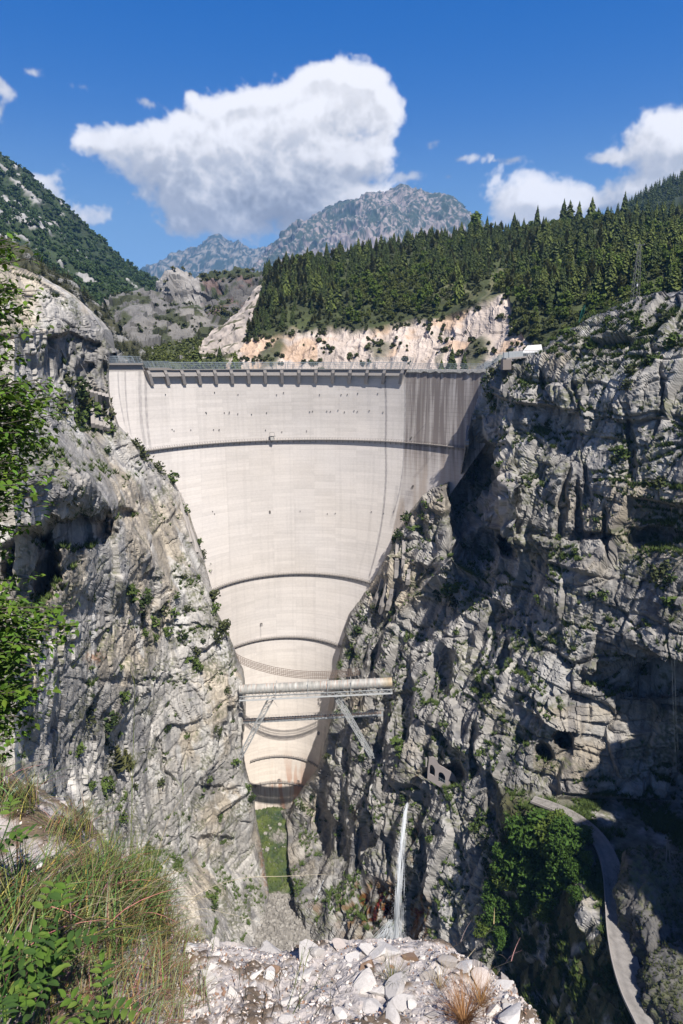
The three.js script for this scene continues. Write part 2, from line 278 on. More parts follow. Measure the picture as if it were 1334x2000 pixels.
// first place where a bearing meets a wall
function march(px, py, side, extra) {
  const [x, y, d] = dirOf(px, py); const f = (s) => side > 0 ? s * x - wallR(s * y, s * d) : wallL(s * y, s * d) - s * x;
  let s0 = 45, s = s0, hit = 0;
  while (s < 640) { const n = s + 5; if (f(n) > 0) { hit = 1; s0 = s; s = n; break; } s = n; }
  if (!hit) return 560;
  for (let i = 0; i < 12; i++) { const m = (s0 + s) / 2; if (f(m) > 0) s = m; else s0 = m; }
  return (s0 + s) / 2 * d;
}
// carved features on a wall, surveyed: [px, py, half-width, half-height, metres deeper (+) or prouder (-), edge softness, slant]
const ragged = (px, py, k = 1) => [px + k * (9 * fbm(px * 0.035, py * 0.035, 3, 3) + 5 * noise(px * 0.15, py * 0.15, 8)), py + k * (8 * fbm(px * 0.035 + 9, py * 0.035, 7, 3) + 5 * noise(px * 0.15, py * 0.15, 15))];
function carve(list, px, py) { let o = 0; for (const [cx, cy, rx, ry, dep, soft = 0.6, sl = 0] of list) { const dy = (py - cy) / ry, dx = (px - cx - sl * (py - cy)) / rx, q = Math.hypot(dx, dy); if (q < 1 + soft) o += dep * (1 - sst(1 - soft, 1 + soft * 0.5, q)); } return o; }

const LIMESTONE = (x, y, z, tone, o = {}) => {            // rock colour: [r, g, b]
  const big = fbm(x * 0.012, y * 0.02, z * 0.012, 4), mid = fbm(x * 0.08, y * 0.10, z * 0.08, 4), fine = noise(x * 0.7, y * 0.9, z * 0.7);
  let k = tone * (1 + 0.34 * mid + 0.22 * big + 0.26 * fine + 0.2 * noise(x * 1.9, y * 1.9, z * 1.9)), r = k * 1.05, g = k, b = k * 0.93;
  const tan = sst(0.05, 0.55, fbm(x * 0.02 + 9, y * 0.03, z * 0.02, 4) + (o.warm ?? 0)); r = mix(r, k * 1.14, tan); b = mix(b, k * 0.80, tan);
  const streak = sst(0.16, 0.42, fbm(x * 0.22, y * 0.018, z * 0.22 + 4, 4)); r *= 1 - 0.42 * streak; g *= 1 - 0.41 * streak; b *= 1 - 0.37 * streak;
  const pale = sst(0.28, 0.5, fbm(x * 0.09 + 40, y * 0.05, z * 0.09, 4)); r = mix(r, tone * 1.35, pale * 0.7); g = mix(g, tone * 1.32, pale * 0.7); b = mix(b, tone * 1.26, pale * 0.7);
  const lichen = sst(0.10, 0.34, fbm(x * 0.05 + 70, y * 0.11, z * 0.05, 5) + (o.green ?? 0)) * sst(-0.15, 0.2, fbm(x * 0.9, y * 0.9, z * 0.9, 2)); r = mix(r, 0.135, lichen * 0.75); g = mix(g, 0.145, lichen * 0.75); b = mix(b, 0.06, lichen * 0.75);
  return [r, g, b];
};
// joint-bounded blocks in courses: u along the wall, y up. Returns how far the block stands out.
function blocks(u, y, n) {
  const row = Math.floor(y), fy = y - row, q = 0.6 + 0.9 * hash3(row, n, 1, 2), v = u * q + hash3(row, n, 2, 4) * 9, col = Math.floor(v), fu = v - col;
  const split = hash3(row, col, n, 8) > 0.55, half = split ? (fu > 0.5 ? 1 : 0) : 0, a = hash3(row, col * 2 + half, n, 1), b = hash3(row, col * 2 + half, n, 2) - 0.5, c = hash3(row, col * 2 + half, n, 3) - 0.5;
  CELL.tint = hash3(row, col * 2 + half, n, 5); CELL.edge = Math.min(fy, 1 - fy, fu, 1 - fu);
  return (a - 0.5) + b * (fu - 0.5) * 1.1 + (c - 0.35) * (fy - 0.5) * 0.9;
}
function rock(x, y, z, s, o = {}) {                       // how far the rock stands out here, in metres
  const u = (o.along ?? 0.5) * x + 0.87 * z, w1 = fbm(x * 0.02, y * 0.025, z * 0.02, 3) * 9, w2 = fbm(x * 0.05 + 5, y * 0.05, z * 0.05, 3) * 3, dip = y + w1 * 0.7 + w2 * 0.5 + u * 0.05;
  let d = 9 * s * fbm(x * 0.016 + 3, y * 0.007, z * 0.016, 3);
  d += 7.2 * s * blocks((u + w1 * 0.5 + w2 * 0.4) / 21, dip / 27, 3);
  d += 2.7 * s * blocks((u + w2 + w1 * 0.3) / 8.5, dip / 10.5 + 0.4, 17); const e2 = CELL.edge, t2 = CELL.tint;
  d += 1.0 * s * blocks((u + w2 * 0.8) / 3.3, (dip + w2 * 0.4) / 3.1, 29); const t3 = CELL.tint;
  d += 3.2 * s * facets((x + w1) / 17, (y + w1) / 20, (z + w1) / 17, 0.9, 11); const e1 = CELL.edge;
  d += 0.8 * s * facets((x + w2) / 5, y / 5.5, (z - w2) / 5, 1.0, 37);
  d -= s * (1.6 * sst(0.08, 0.0, e1) + 1.0 * sst(0.07, 0.0, e2));
  d += 0.5 * s * fbm(x * 0.4, y * 0.3, z * 0.4, 4);
  return [d, 0.84 + 0.22 * t2 + 0.14 * t3];
}

// ---------------------------------------------------------------- the right-hand cliff
const STEP = 2.0;
const edgeR = lin([560, 640, 700, 720, 760, 800, 840, 880, 924, 944, 957, 971, 1009, 1050, 1072, 1140, 1200, 1250, 1300, 1400, 1442, 1499, 1533, 1560, 1600, 1700, 1750, 1850, 2100],
  [1010, 990, 975, 950, 938, 925, 914, 907, 899, 870, 845, 826, 795, 766, 764, 722, 682, 666, 656, 649, 640, 621, 594, 575, 562, 562, 575, 600, 640]);
const topR = lin([930, 975, 1000, 1060, 1100, 1150, 1200, 1240, 1290, 1334, 1420, 1520], [720, 704, 712, 692, 660, 625, 606, 594, 580, 568, 545, 520]);
const carveR = [
  [930, 985, 60, 122, 42, 0.25], [925, 880, 22, 60, 14, 0.4],                                   // tall shadowed recess beside the dam
  [1050, 960, 80, 120, -9, 0.5], [1110, 1140, 90, 60, -4, 0.6], [1180, 760, 90, 60, -5, 0.7], [1010, 790, 50, 60, -4, 0.6],   // buttresses
  [988, 1062, 15, 24, 34, 0.2],                                                                // old tunnel mouth
  [1100, 990, 9, 80, 5, 0.5, -0.15], [1132, 1010, 8, 70, 5, 0.5, 0.1], [1190, 1050, 14, 60, 5, 0.4], [1150, 950, 10, 40, 4, 0.5], [1233, 880, 10, 70, 5, 0.5, 0.05],
  [1070, 742, 10, 22, 5, 0.4], [1140, 775, 9, 30, 4, 0.5, 0.3], [1300, 760, 12, 50, 4, 0.5],
  [1220, 1050, 120, 14, 5, 0.5], [1280, 1045, 70, 12, 6, 0.4],
  [860, 1330, 12, 60, 5, 0.5], [905, 1270, 10, 40, 4, 0.5], [985, 1290, 14, 40, 5, 0.4], [790, 1380, 14, 90, 6, 0.5], [930, 1460, 12, 60, 6, 0.4, -0.1],
  [1240, 1330, 120, 26, 7, 0.5, 0],                                                            // brow of the great overhang
  [1100, 1446, 19, 15, 16, 0.3, 0.4], [1063, 1470, 17, 15, 14, 0.3, 0.6],      // caves and the slit above the road
  [862, 1510, 40, 20, 16, 0.2, 0], [880, 1512, 22, 24, 6, 0.3, 0],                             // recess of the arcade
  [760, 1640, 12, 80, 5, 0.5], [830, 1680, 14, 60, 6, 0.5], [705, 1700, 10, 90, 6, 0.4], [668, 1650, 16, 100, 6, 0.4], [620, 1620, 14, 80, 6, 0.4], [770, 1790, 40, 26, 5, 0.5], [800, 1730, 20, 50, 4, 0.5],
  [740, 1440, 16, 60, 5, 0.5], [712, 1330, 8, 90, 4, 0.4, -0.35], [690, 1330, 7, 90, 4, 0.4, -0.35], [735, 1250, 8, 70, 4, 0.4, -0.3], [960, 1560, 12, 60, 4, 0.5], [990, 1640, 10, 60, -4, 0.6],
];
const X0R = 540, X1R = 1460, Y0R = 510, Y1R = 2080;
function buildRight() {
  const nu = Math.round((X1R - X0R) / STEP) + 1, nv = Math.round((Y1R - Y0R) / STEP) + 1, S = new Sheet(nu, nv);
  const meta = new Float32Array(nu * nv);
  for (let j = 0; j < nv; j++) for (let i = 0; i < nu; i++) {
    const px = X0R + i * STEP, py0 = Y0R + j * STEP, k = j * nu + i, top = topR(px), py = Math.max(py0, top), over = Math.max(0, top - py0);
    let D = march(px, py, 1), dh = 1e9;
    const e = edgeR(py);
    if (py > 1560 && px < 720 && px >= e) { const q = dirOf(px, py); D = Math.min(D, 262 / -q[1] * q[2] * 0.975 - (px - e) * 0.25); }
    if (py > 690 && py < 1580 && px < 1010) { dh = damHit(px, Math.max(py, 722))[0]; if (px < e) D = dh + 14 + (e - px) * 0.5; else D = Math.min(D, dh - 1.5 - Math.min((px - e) * 0.12, 9)); }
    const c = px < e ? 0 : carve(carveR, ...ragged(px, py, 0.7)) * sst(0, 14, px - e);
    D += c;
    const q = at(px, py, D);
    if (over > 0) { const t = Math.min(over, 20); q.z -= t * 1.2; q.x += t * 0.2; q.y += t * 0.05 - (over - t) * 1.5; }
    S.p.set([q.x, q.y, q.z], k * 3); S.s.set([px, py0], k * 2); S.uv.set([q.x * 0.8 - q.z, q.y], k * 2); meta[k] = px < e ? 1 : 0;
  }
  S.skip = (i, j) => X0R + i * STEP < edgeR(Y0R + j * STEP) - 34 || Y0R + j * STEP < topR(X0R + i * STEP) - 40;
  weather(S, (x, y, z, px, py, nx, ny, nz) => {
    const near = sst(0, 16, px - edgeR(py)), road = sst(1040, 1070, px) * sst(1560, 1590, py) * sst(-153, -151.5, y) * (1 - sst(-148, -144, y));
    const [d, tint] = rock(x, y, z, 0.8), D = -z;
    const over = topR(px) - py > 0;
    let [r, g, b] = LIMESTONE(x, y, z, 0.37, { warm: px > 1040 && py > 1380 && py < 1600 ? 0.35 : py > 1500 ? 0.05 : -0.08, green: (py < 800 ? 0.10 : 0) + (px < 800 && py > 900 && py < 1500 ? 0.05 : 0) });
    const low = sst(-150.2, -153, y) * sst(930, 1000, px);     // grassy bank below the road
    if (low > 0) { const gr = low * sst(-0.5, -0.05, fbm(x * 0.12, y * 0.1, z * 0.12, 4)); const gk = 1 + 0.6 * fbm(x * 0.3, y * 0.3, z * 0.3, 3); r = mix(r, 0.085 * gk, gr); g = mix(g, 0.085 * gk, gr); b = mix(b, 0.032 * gk, gr); }
    const rust = sst(-0.1, 0.3, fbm(x * 0.25, y * 0.03, z * 0.25, 4) + 0.05) * carve([[712, 1790, 60, 70, 1, 0.6], [762, 1760, 70, 50, 1, 0.6], [818, 1800, 34, 64, 1, 0.5], [806, 1640, 8, 50, 0.9, 0.5], [630, 1790, 24, 24, 0.8, 0.6], [700, 1600, 12, 50, 0.5, 0.6], [815, 1500, 7, 30, 0.7, 0.5]], px, py);   // iron-stained wet rock
    r = mix(r, 0.20, rust); g = mix(g, 0.115, rust); b = mix(b, 0.045, rust);
    const keep = road > 0 ? 0.08 : over ? 0.6 : mix(0.35, 1, near) * mix(1, 0.6, low);
    return [d * keep * (px < edgeR(py) ? 0.5 : 1), r * tint, g * tint, b * tint];
  }, 4, -1, 0.6);
  return settle(S, 0.5);
}
// ---------------------------------------------------------------- the left-hand cliff
const edgeL = lin([540, 580, 610, 640, 690, 760, 800, 830, 880, 905, 940, 985, 1040, 1100, 1150, 1200, 1240, 1270, 1310, 1350, 1400, 1450, 1500, 1560, 1620, 1680, 1740, 1800, 1900, 2100],
  [75, 135, 172, 200, 214, 212, 222, 232, 278, 300, 340, 364, 384, 400, 414, 424, 446, 458, 474, 480, 479, 473, 479, 495, 505, 516, 525, 522, 518, 515]);
const topL = lin([-80, 0, 40, 75, 100, 130, 160, 185, 205, 214, 240], [500, 520, 532, 545, 556, 574, 600, 622, 645, 690, 705]);
const carveL = [
  [150, 712, 60, 50, 4, 0.3], [110, 620, 70, 40, -3, 0.6], [142, 662, 30, 7, 6, 0.4, -0.4], [180, 672, 26, 6, 6, 0.4, 0.3], [176, 728, 9, 24, 6, 0.4], [118, 716, 8, 36, 4, 0.5], [200, 730, 7, 34, 5, 0.5],  // dark knob left of the crest
  [170, 800, 70, 34, 8, 0.5],                                                                   // shelf below it
  [205, 950, 90, 46, -8, 0.5], [110, 930, 70, 60, -7, 0.5],                                     // bulge
  [140, 1040, 80, 36, 26, 0.25, -0.7], [225, 1006, 46, 12, 14, 0.25, -0.15], [60, 1110, 56, 76, 26, 0.25],   // the dark hollow below the bulge
  [190, 1110, 90, 60, -4, 0.6], [255, 1050, 40, 40, -1, 0.7],
  [320, 1490, 7, 70, 3, 0.5, 0.25], [418, 1640, 40, 8, 4, 0.4], [445, 1410, 8, 40, 4, 0.5, -0.4], [430, 1540, 40, 8, 3, 0.4], [390, 1560, 6, 60, 2.5, 0.5, -0.2], [205, 1480, 12, 120, 4, 0.5, 0.1],
  [260, 1330, 140, 7, 2, 0.5], [340, 1225, 120, 6, 2, 0.5], [330, 1130, 90, 6, 1.5, 0.5],
];
const X0L = -90, X1L = 566, Y0L = 480, Y1L = 2060;
function buildLeft() {
  const nu = Math.round((X1L - X0L) / STEP) + 1, nv = Math.round((Y1L - Y0L) / STEP) + 1, S = new Sheet(nu, nv);
  for (let j = 0; j < nv; j++) for (let i = 0; i < nu; i++) {
    const px = X0L + i * STEP, py0 = Y0L + j * STEP, k = j * nu + i, top = topL(px), py = Math.max(py0, top), over = Math.max(0, top - py0);
    let D = march(px, py, -1);
    const e = edgeL(py);
    if (py > 640 && px > 30) { const q = dirOf(px, py), dh = Math.min(damHit(px, clamp(py, 722, 1560))[0], py > 1540 ? 262 / -q[1] * q[2] * 0.98 : 1e9); if (px > e) D = dh + 10 + (px - e) * 0.5; else D = Math.min(D, dh - 1.5 - (e - px) * 0.35); }
    D += px > e ? 0 : carve(carveL, ...ragged(px, py, 1.3)) * sst(0, 14, e - px);
    const q = at(px, py, D);
    if (over > 0) { const t = Math.min(over, 20); q.z -= t * 1.2; q.x -= t * 0.2; q.y += t * 0.05 - (over - t) * 1.5; }
    S.p.set([q.x, q.y, q.z], k * 3); S.s.set([px, py0], k * 2); S.uv.set([q.x * 0.8 + q.z, q.y], k * 2);
  }
  S.skip = (i, j) => X0L + i * STEP > edgeL(Y0L + j * STEP) + 34 || Y0L + j * STEP < topL(X0L + i * STEP) - 40;
  weather(S, (x, y, z, px, py) => {
    const near = sst(0, 12, edgeL(py) - px), [d, tint] = rock(x, y, z, (0.38 + 0.5 * carve([[150, 690, 70, 70, 1, 0.5]], px, py)) * (0.75 + 0.25 * sst(1000, 1200, py)), { along: -0.4 });
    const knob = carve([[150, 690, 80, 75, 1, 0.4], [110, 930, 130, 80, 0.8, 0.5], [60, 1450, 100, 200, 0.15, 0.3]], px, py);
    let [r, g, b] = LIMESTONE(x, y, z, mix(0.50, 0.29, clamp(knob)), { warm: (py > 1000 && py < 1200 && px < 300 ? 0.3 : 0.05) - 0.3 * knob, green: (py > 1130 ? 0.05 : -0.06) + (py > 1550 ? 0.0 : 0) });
    const rust = 0.8 * carve([[180, 1285, 22, 14, 1, 0.7], [517, 1690, 7, 70, 1, 0.5, 0.12]], px, py) * sst(-0.1, 0.2, fbm(x * 0.4, y * 0.4, z * 0.4, 3)); r = mix(r, 0.34, rust); g = mix(g, 0.18, rust); b = mix(b, 0.10, rust);
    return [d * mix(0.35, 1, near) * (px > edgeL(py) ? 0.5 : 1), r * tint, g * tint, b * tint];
  }, 4, -1, 0.9);
  return settle(S, 0.5);
}
const RS = buildRight(), LS = buildLeft();
const onR = (px, py) => RS.get((px - X0R) / STEP, (py - Y0R) / STEP), onL = (px, py) => LS.get((px - X0L) / STEP, (py - Y0L) / STEP);
tag(mesh('right_cliff', RS.geo(), rockMat), 'broken grey limestone cliff right of the dam with an overhang above the road', null, null, 'structure');
tag(mesh('left_cliff', LS.geo(), rockMat), 'pale limestone cliff left of the dam with a dark hollow under its bulge', null, null, 'structure');

// ---------------------------------------------------------------- the dam
const dam = base('arch_dam', V(0, 0, 0));
tag(dam, 'tall pale concrete arch dam closing the gorge between the two cliffs', 'dam');
const TH0 = -1.25, TH1 = 1.08;
{
  const NU = 150, NV = 170, W = 1600, H = 1600;
  const yOf = (v) => mix(-264, -3.2, v);
  // stains follow surveyed lines: [[px, py] ...], half-width px, darkness
  const stains = [
    [[[231, 716], [232, 760], [238, 800], [244, 830]], 1.6, 0.42], [[[245, 716], [246, 770], [250, 815], [256, 850]], 1.8, 0.40], [[[274, 716], [274, 780], [277, 830], [284, 872]], 4.0, 0.36], [[[285, 716], [285, 780], [288, 830], [294, 878]], 3.0, 0.40],
    [[[752, 745], [753, 860], [754, 900], [750, 985], [736, 1070], [720, 1130]], 2.4, 0.55], [[[789, 730], [789, 860], [788, 900], [780, 960], [766, 1010]], 2.0, 0.4], [[[720, 745], [720, 780], [719, 820]], 4, 0.08],
    [[[730, 890], [728, 960], [716, 1060], [700, 1120]], 3, 0.08], [[[800, 960], [785, 1000], [772, 1030]], 10, 0.25], [[[775, 950], [770, 990], [762, 1030]], 4, 0.2], [[[830, 830], [812, 850], [800, 870]], 2, 0.22], [[[848, 880], [828, 910], [806, 935]], 4, 0.18],
    [[[635, 1420], [634, 1470], [632, 1520]], 4, 0.3], [[[509, 1226], [509, 1246]], 1.6, 0.3], [[[513, 1415], [514, 1440]], 1, 0.15],
  ].map(([pts, w, a]) => { const q = pts.map(([px, py]) => damHit(px, py)); return [curve(q.map((k) => k[2]), q.map((k) => k[1])), q[0][2], q[q.length - 1][2], w, a]; });
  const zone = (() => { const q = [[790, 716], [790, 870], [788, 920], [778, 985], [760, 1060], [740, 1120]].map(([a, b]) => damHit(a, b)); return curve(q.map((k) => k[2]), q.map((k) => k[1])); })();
  const yLine = damHit(550, 1527)[2], damTex = tex(W, H, (i, j) => {
    const y = yOf((j + 0.5) / H), th = mix(TH0, TH1, (i + 0.5) / W), R = damR(y), s = R * th, sx = damX(y) + R * Math.sin(th);
    const lift = Math.floor(y / 2.0), pan = Math.floor(sx / 11.5 + 0.3), fr = y / 2.0 - lift;
    let k = 1 + 0.10 * (hash3(lift, pan, 0, 3) - 0.5) + 0.06 * (hash3(0, pan, 0, 9) - 0.5) - ((sx / 11.5 + 0.3) - pan < 0.012 ? 0.08 : 0) + 0.06 * fbm(sx * 0.05, y * 0.06, 1, 4) + 0.05 * fbm(sx * 0.9, y * 0.9, 4, 3) + 0.05 * fbm(sx * 0.05, y * 1.4, 7, 3);
    if (fr < 0.09) k *= 0.93 + 0.05 * noise(sx * 0.3, lift * 3, 2);
    k *= 1 - 0.05 * sst(0.1, 0.5, fbm(sx * 0.55, y * 0.02, 11, 4));                                           // rain streaks
    const pink = sst(-150, -235, y) * 0.7 + 0.18 * fbm(sx * 0.03, y * 0.03, 5, 3);
    let r = 0.79 * k, g = 0.735 * k * (1 - 0.05 * pink), b = 0.69 * k * (1 - 0.14 * pink);
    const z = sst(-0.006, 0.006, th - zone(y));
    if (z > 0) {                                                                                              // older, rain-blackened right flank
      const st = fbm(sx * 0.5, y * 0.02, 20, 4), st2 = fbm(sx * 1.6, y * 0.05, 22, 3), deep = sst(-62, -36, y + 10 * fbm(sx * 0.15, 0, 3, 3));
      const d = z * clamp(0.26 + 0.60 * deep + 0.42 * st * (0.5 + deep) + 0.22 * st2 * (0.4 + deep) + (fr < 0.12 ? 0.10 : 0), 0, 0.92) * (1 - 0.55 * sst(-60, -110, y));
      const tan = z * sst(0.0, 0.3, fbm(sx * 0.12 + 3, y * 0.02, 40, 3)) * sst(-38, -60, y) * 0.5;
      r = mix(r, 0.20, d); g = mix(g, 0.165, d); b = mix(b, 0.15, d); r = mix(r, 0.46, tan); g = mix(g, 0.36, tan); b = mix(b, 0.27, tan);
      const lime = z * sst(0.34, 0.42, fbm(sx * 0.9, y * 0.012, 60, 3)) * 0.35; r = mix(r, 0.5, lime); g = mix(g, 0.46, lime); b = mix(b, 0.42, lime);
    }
    for (const [f, ya, yb, w, a] of stains) { if (y > ya + 0.4 || y < yb - 3) continue; const q = Math.abs(th - f(y)) * R * 3.55 / w, e = a * (1 - sst(0.4, 1.25, q + 0.35 * noise(sx * 2, y * 0.5, 9))) * sst(yb - 3, yb + 3, y) * (0.75 + 0.5 * noise(sx * 3, y * 0.4, 3)); if (e > 0) { r *= 1 - e; g *= 1 - e; b *= 1 - e * 0.96; } }
    const low = sst(yLine + 0.8, yLine - 0.8, y);                                                             // the damp foot
    if (low > 0) { const d = low * clamp(0.3 + 0.5 * fbm(sx * 0.9, y * 0.08, 30, 3)); r = mix(r, 0.33, d); g = mix(g, 0.25, d); b = mix(b, 0.21, d); }
    const red = sst(-222, -250, y) * sst(-0.25, 0.3, fbm(sx * 0.3, y * 0.05, 50, 3) + (sx + 33) * 0.05 - 0.1) * 0.75; r = mix(r, 0.50, red); g = mix(g, 0.25, red); b = mix(b, 0.15, red);
    return [r, g, b].map((c) => c < 0.0031308 ? c * 12.92 : 1.055 * Math.pow(c, 1 / 2.4) - 0.055);
  }, true);
  damTex.wrapS = damTex.wrapT = THREE.ClampToEdgeWrapping;
  const p = [], uv = [], ix = [];
  for (let j = 0; j <= NV; j++) for (let i = 0; i <= NU; i++) { const q = damPoint(mix(TH0, TH1, i / NU), yOf(j / NV)); p.push(q.x, q.y, q.z); uv.push(i / NU, j / NV); }
  for (let j = 0; j < NV; j++) for (let i = 0; i < NU; i++) { const a = j * (NU + 1) + i; ix.push(a, a + 1, a + NU + 2, a, a + NU + 2, a + NU + 1); }
  const g = new THREE.BufferGeometry(); g.setAttribute('position', new THREE.Float32BufferAttribute(p, 3)); g.setAttribute('uv', new THREE.Float32BufferAttribute(uv, 2)); g.setIndex(ix); g.computeVertexNormals();
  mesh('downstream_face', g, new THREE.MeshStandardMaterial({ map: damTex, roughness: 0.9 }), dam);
}
const concrete = new THREE.MeshStandardMaterial({ color: rgb(0.50, 0.46, 0.43), roughness: 0.95, map: metre(grainTex, 3) });
const darkConcrete = new THREE.MeshStandardMaterial({ color: rgb(0.33, 0.30, 0.275), roughness: 0.95, map: metre(grainTex, 3) });
const steel = new THREE.MeshStandardMaterial({ color: rgb(0.36, 0.42, 0.46), roughness: 0.6, metalness: 0.3 });
const darkSteel = new THREE.MeshStandardMaterial({ color: rgb(0.10, 0.10, 0.10), roughness: 0.7, metalness: 0.2 });
const thAt = (px, py = 735) => damHit(px, py)[1];
// a ring of concrete that follows the arch: cross-section between proud distances and heights
function arc(th0, th1, n, section) {                       // section(t) -> list of [proud, y]
  const p = [], ix = [], uv = []; let m = 0;
  for (let i = 0; i <= n; i++) { const th = mix(th0, th1, i / n), s = section(i / n, th); m = s.length; s.forEach(([o, y], k) => { const q = damPoint(th, y, o); p.push(q.x, q.y, q.z); uv.push(th * 100, k * 1.5); }); }
  for (let i = 0; i < n; i++) for (let k = 0; k < m; k++) { const a = i * m + k, b = i * m + (k + 1) % m; ix.push(a, b, b + m, a, b + m, a + m); }
  for (let k = 1; k + 1 < m; k++) { ix.push(0, k + 1, k); ix.push(n * m, n * m + k, n * m + k + 1); }
  const g = new THREE.BufferGeometry(); g.setAttribute('position', new THREE.Float32BufferAttribute(p, 3)); g.setAttribute('uv', new THREE.Float32BufferAttribute(uv, 2)); g.setIndex(ix);
  const q = g.toNonIndexed(); q.computeVertexNormals(); return q;
}
const TLL = thAt(196), TL = thAt(288), TR = thAt(791), TM = thAt(336);
{
  // crest beam in bays between the brackets, each bay its own piece
  const xs = [288, 321.5, 354, 386, 418.5, 451, 484, 517, 550, 583.5, 617, 650.5, 684, 717.5, 751, 786], ths = xs.map((x) => thAt(x));
  ths.forEach((t, i) => { const w = 0.75 / 100, pts = [[-0.5, -3.35], [2.9, -3.35], [2.9, -5.0], [1.0, -10.3], [-0.5, -10.6]]; mesh('crest_bracket', arc(t - w, t + w, 1, () => pts), concrete, dam); });
  for (let i = 0; i + 1 < ths.length; i++) mesh('crest_beam', arc(ths[i] + 0.009, ths[i + 1] - 0.009, 4, () => [[-0.5, -3.5], [2.2, -3.5], [2.45, -6.2], [-0.5, -6.2]]), concrete, dam);
  mesh('crest_roadway', arc(TL + 0.004, TR, 60, (t, th) => th < TM ? [[-6, -2.1], [2.95, -2.1], [2.95, -3.25], [-6, -3.25]] : [[-6, -2.95], [2.95, -2.95], [2.95, -3.33], [-6, -3.33]]), darkConcrete, dam);
  mesh('left_crest_slab', arc(TLL, TL, 20, () => [[-6, 0.0], [1.6, 0.0], [1.6, -0.75], [-6, -0.75]]), darkConcrete, dam);
  mesh('left_crest_wall', arc(TLL, TL, 20, () => [[-6, -0.8], [0.02, -0.8], [0.03, -3.6], [-6, -3.6]]), concrete, dam);
  mesh('broken_crest_edge', arc(TR + 0.004, 0.95, 70, (t, th) => { const n = 0.5 * fbm(th * 60, 1, 2, 3), m = 0.8 * fbm(th * 40, 5, 2, 3); return [[-6, -3.05 + n * 0.4], [0.5 + n, -3.1 + n * 0.5], [0.9 + n, -4.4 + m], [0.06, -5.1 + m]]; }), new THREE.MeshStandardMaterial({ color: rgb(0.42, 0.41, 0.39), roughness: 1, map: metre(grainTex, 3), bumpMap: metre(bumpTex, 3), bumpScale: 0.4 }), dam);
  // tall see-through crest fences
  const fence = (name, t0, t1, y0, y1, proud, gap, label) => {
    const T = new Tris(), R = 112, n = Math.max(2, Math.round(Math.abs(t1 - t0) * R / gap));
    for (let i = 0; i <= n; i++) { const th = mix(t0, t1, i / n), w = i % 5 ? 0.07 : 0.16, f = i / n, a = typeof y0 === 'function' ? y0(f) : y0, b = typeof y1 === 'function' ? y1(f) : y1; T.bar(damPoint(th, a, proud), damPoint(th, b, proud), w); if (i) for (const h of [0.02, 0.34, 0.66, 1]) { const f0 = (i - 1) / n, a0 = typeof y0 === 'function' ? y0(f0) : y0, b0 = typeof y1 === 'function' ? y1(f0) : y1; T.bar(damPoint(mix(t0, t1, f0), mix(a0, b0, h), proud), damPoint(th, mix(a, b, h), proud), h > 0.9 ? 0.14 : 0.06); } }
    return mesh(name, T.geo(), steel, dam);
  };
  fence('crest_fence', TLL, TL, 0, 3.0, 1.4, 0.5); fence('crest_fence', TL, TM, -2.1, 0.9, 2.5, 0.5); fence('crest_fence', TM, TR, -2.95, 0.2, 2.5, 0.5);
  fence('crest_fence', TL, TR, -2.95, 0.5, -5, 0.6); fence('crest_fence', TLL, TL, 0, 3.2, -5, 0.6);
  fence('crest_fence', TR, thAt(946), -3.0, -0.2, -1.5, 0.5); fence('viewing_cage', thAt(718), thAt(795), 0.2, 2.6, -2, 2.2); fence('viewing_cage', thAt(718), thAt(795), 0.2, 2.6, 2.4, 2.2);
}
// catwalks that ring the face: slab, brackets, railing
function catwalk(pxl, pyl, pxr, pyr, pym, w = 1.3, n = 60) {
  const y = damHit((pxl + pxr) / 2, pym)[2], a = thetaFor(pxl, y), b = thetaFor(pxr, y), g = base('tmp'); scene.remove(g); used.tmp = undefined; g.name = 'catwalk'; dam.add(g);
  mesh('walkway_slab', arc(a, b, n, () => [[-0.3, y], [w, y], [w, y - 0.28], [-0.3, y - 0.5]]), darkConcrete, g);
  const T = new Tris(), B = new Tris(), L = damR(y) * (b - a), m = Math.round(L / 1.5);
  for (let i = 0; i <= m; i++) { const th = mix(a, b, i / m); T.bar(damPoint(th, y, w - 0.1), damPoint(th, y + 1.15, w - 0.1), 0.09); if (i) for (const h of [0.55, 1.12]) T.bar(damPoint(mix(a, b, (i - 1) / m), y + h, w - 0.1), damPoint(th, y + h, w - 0.1), 0.06); if (i % 2 === 0) B.bar(damPoint(th, y - 0.45, w - 0.15), damPoint(th, y - 1.7, 0), 0.22); }
  mesh('railing', T.geo(), darkSteel, g); tag(mesh('support_struts', B.geo(), darkConcrete, g), null, null, null, 'stuff');
  return y;
}
function thetaFor(px, y) { let lo = -1.4, hi = 1.2; for (let i = 0; i < 40; i++) { const m = (lo + hi) / 2; if (pix(damPoint(m, y))[0] < px) lo = m; else hi = m; } return (lo + hi) / 2; }
const YW1 = catwalk(262, 884, 930, 872, 858, 1.5, 90), YW2 = catwalk(405, 1148, 760, 1150, 1119), YW3 = catwalk(445, 1266, 680, 1260, 1243), YW4 = catwalk(488, 1490, 640, 1478, 1476, 1.1, 30), YW5 = catwalk(490, 1540, 600, 1530, 1527, 0.7, 30);
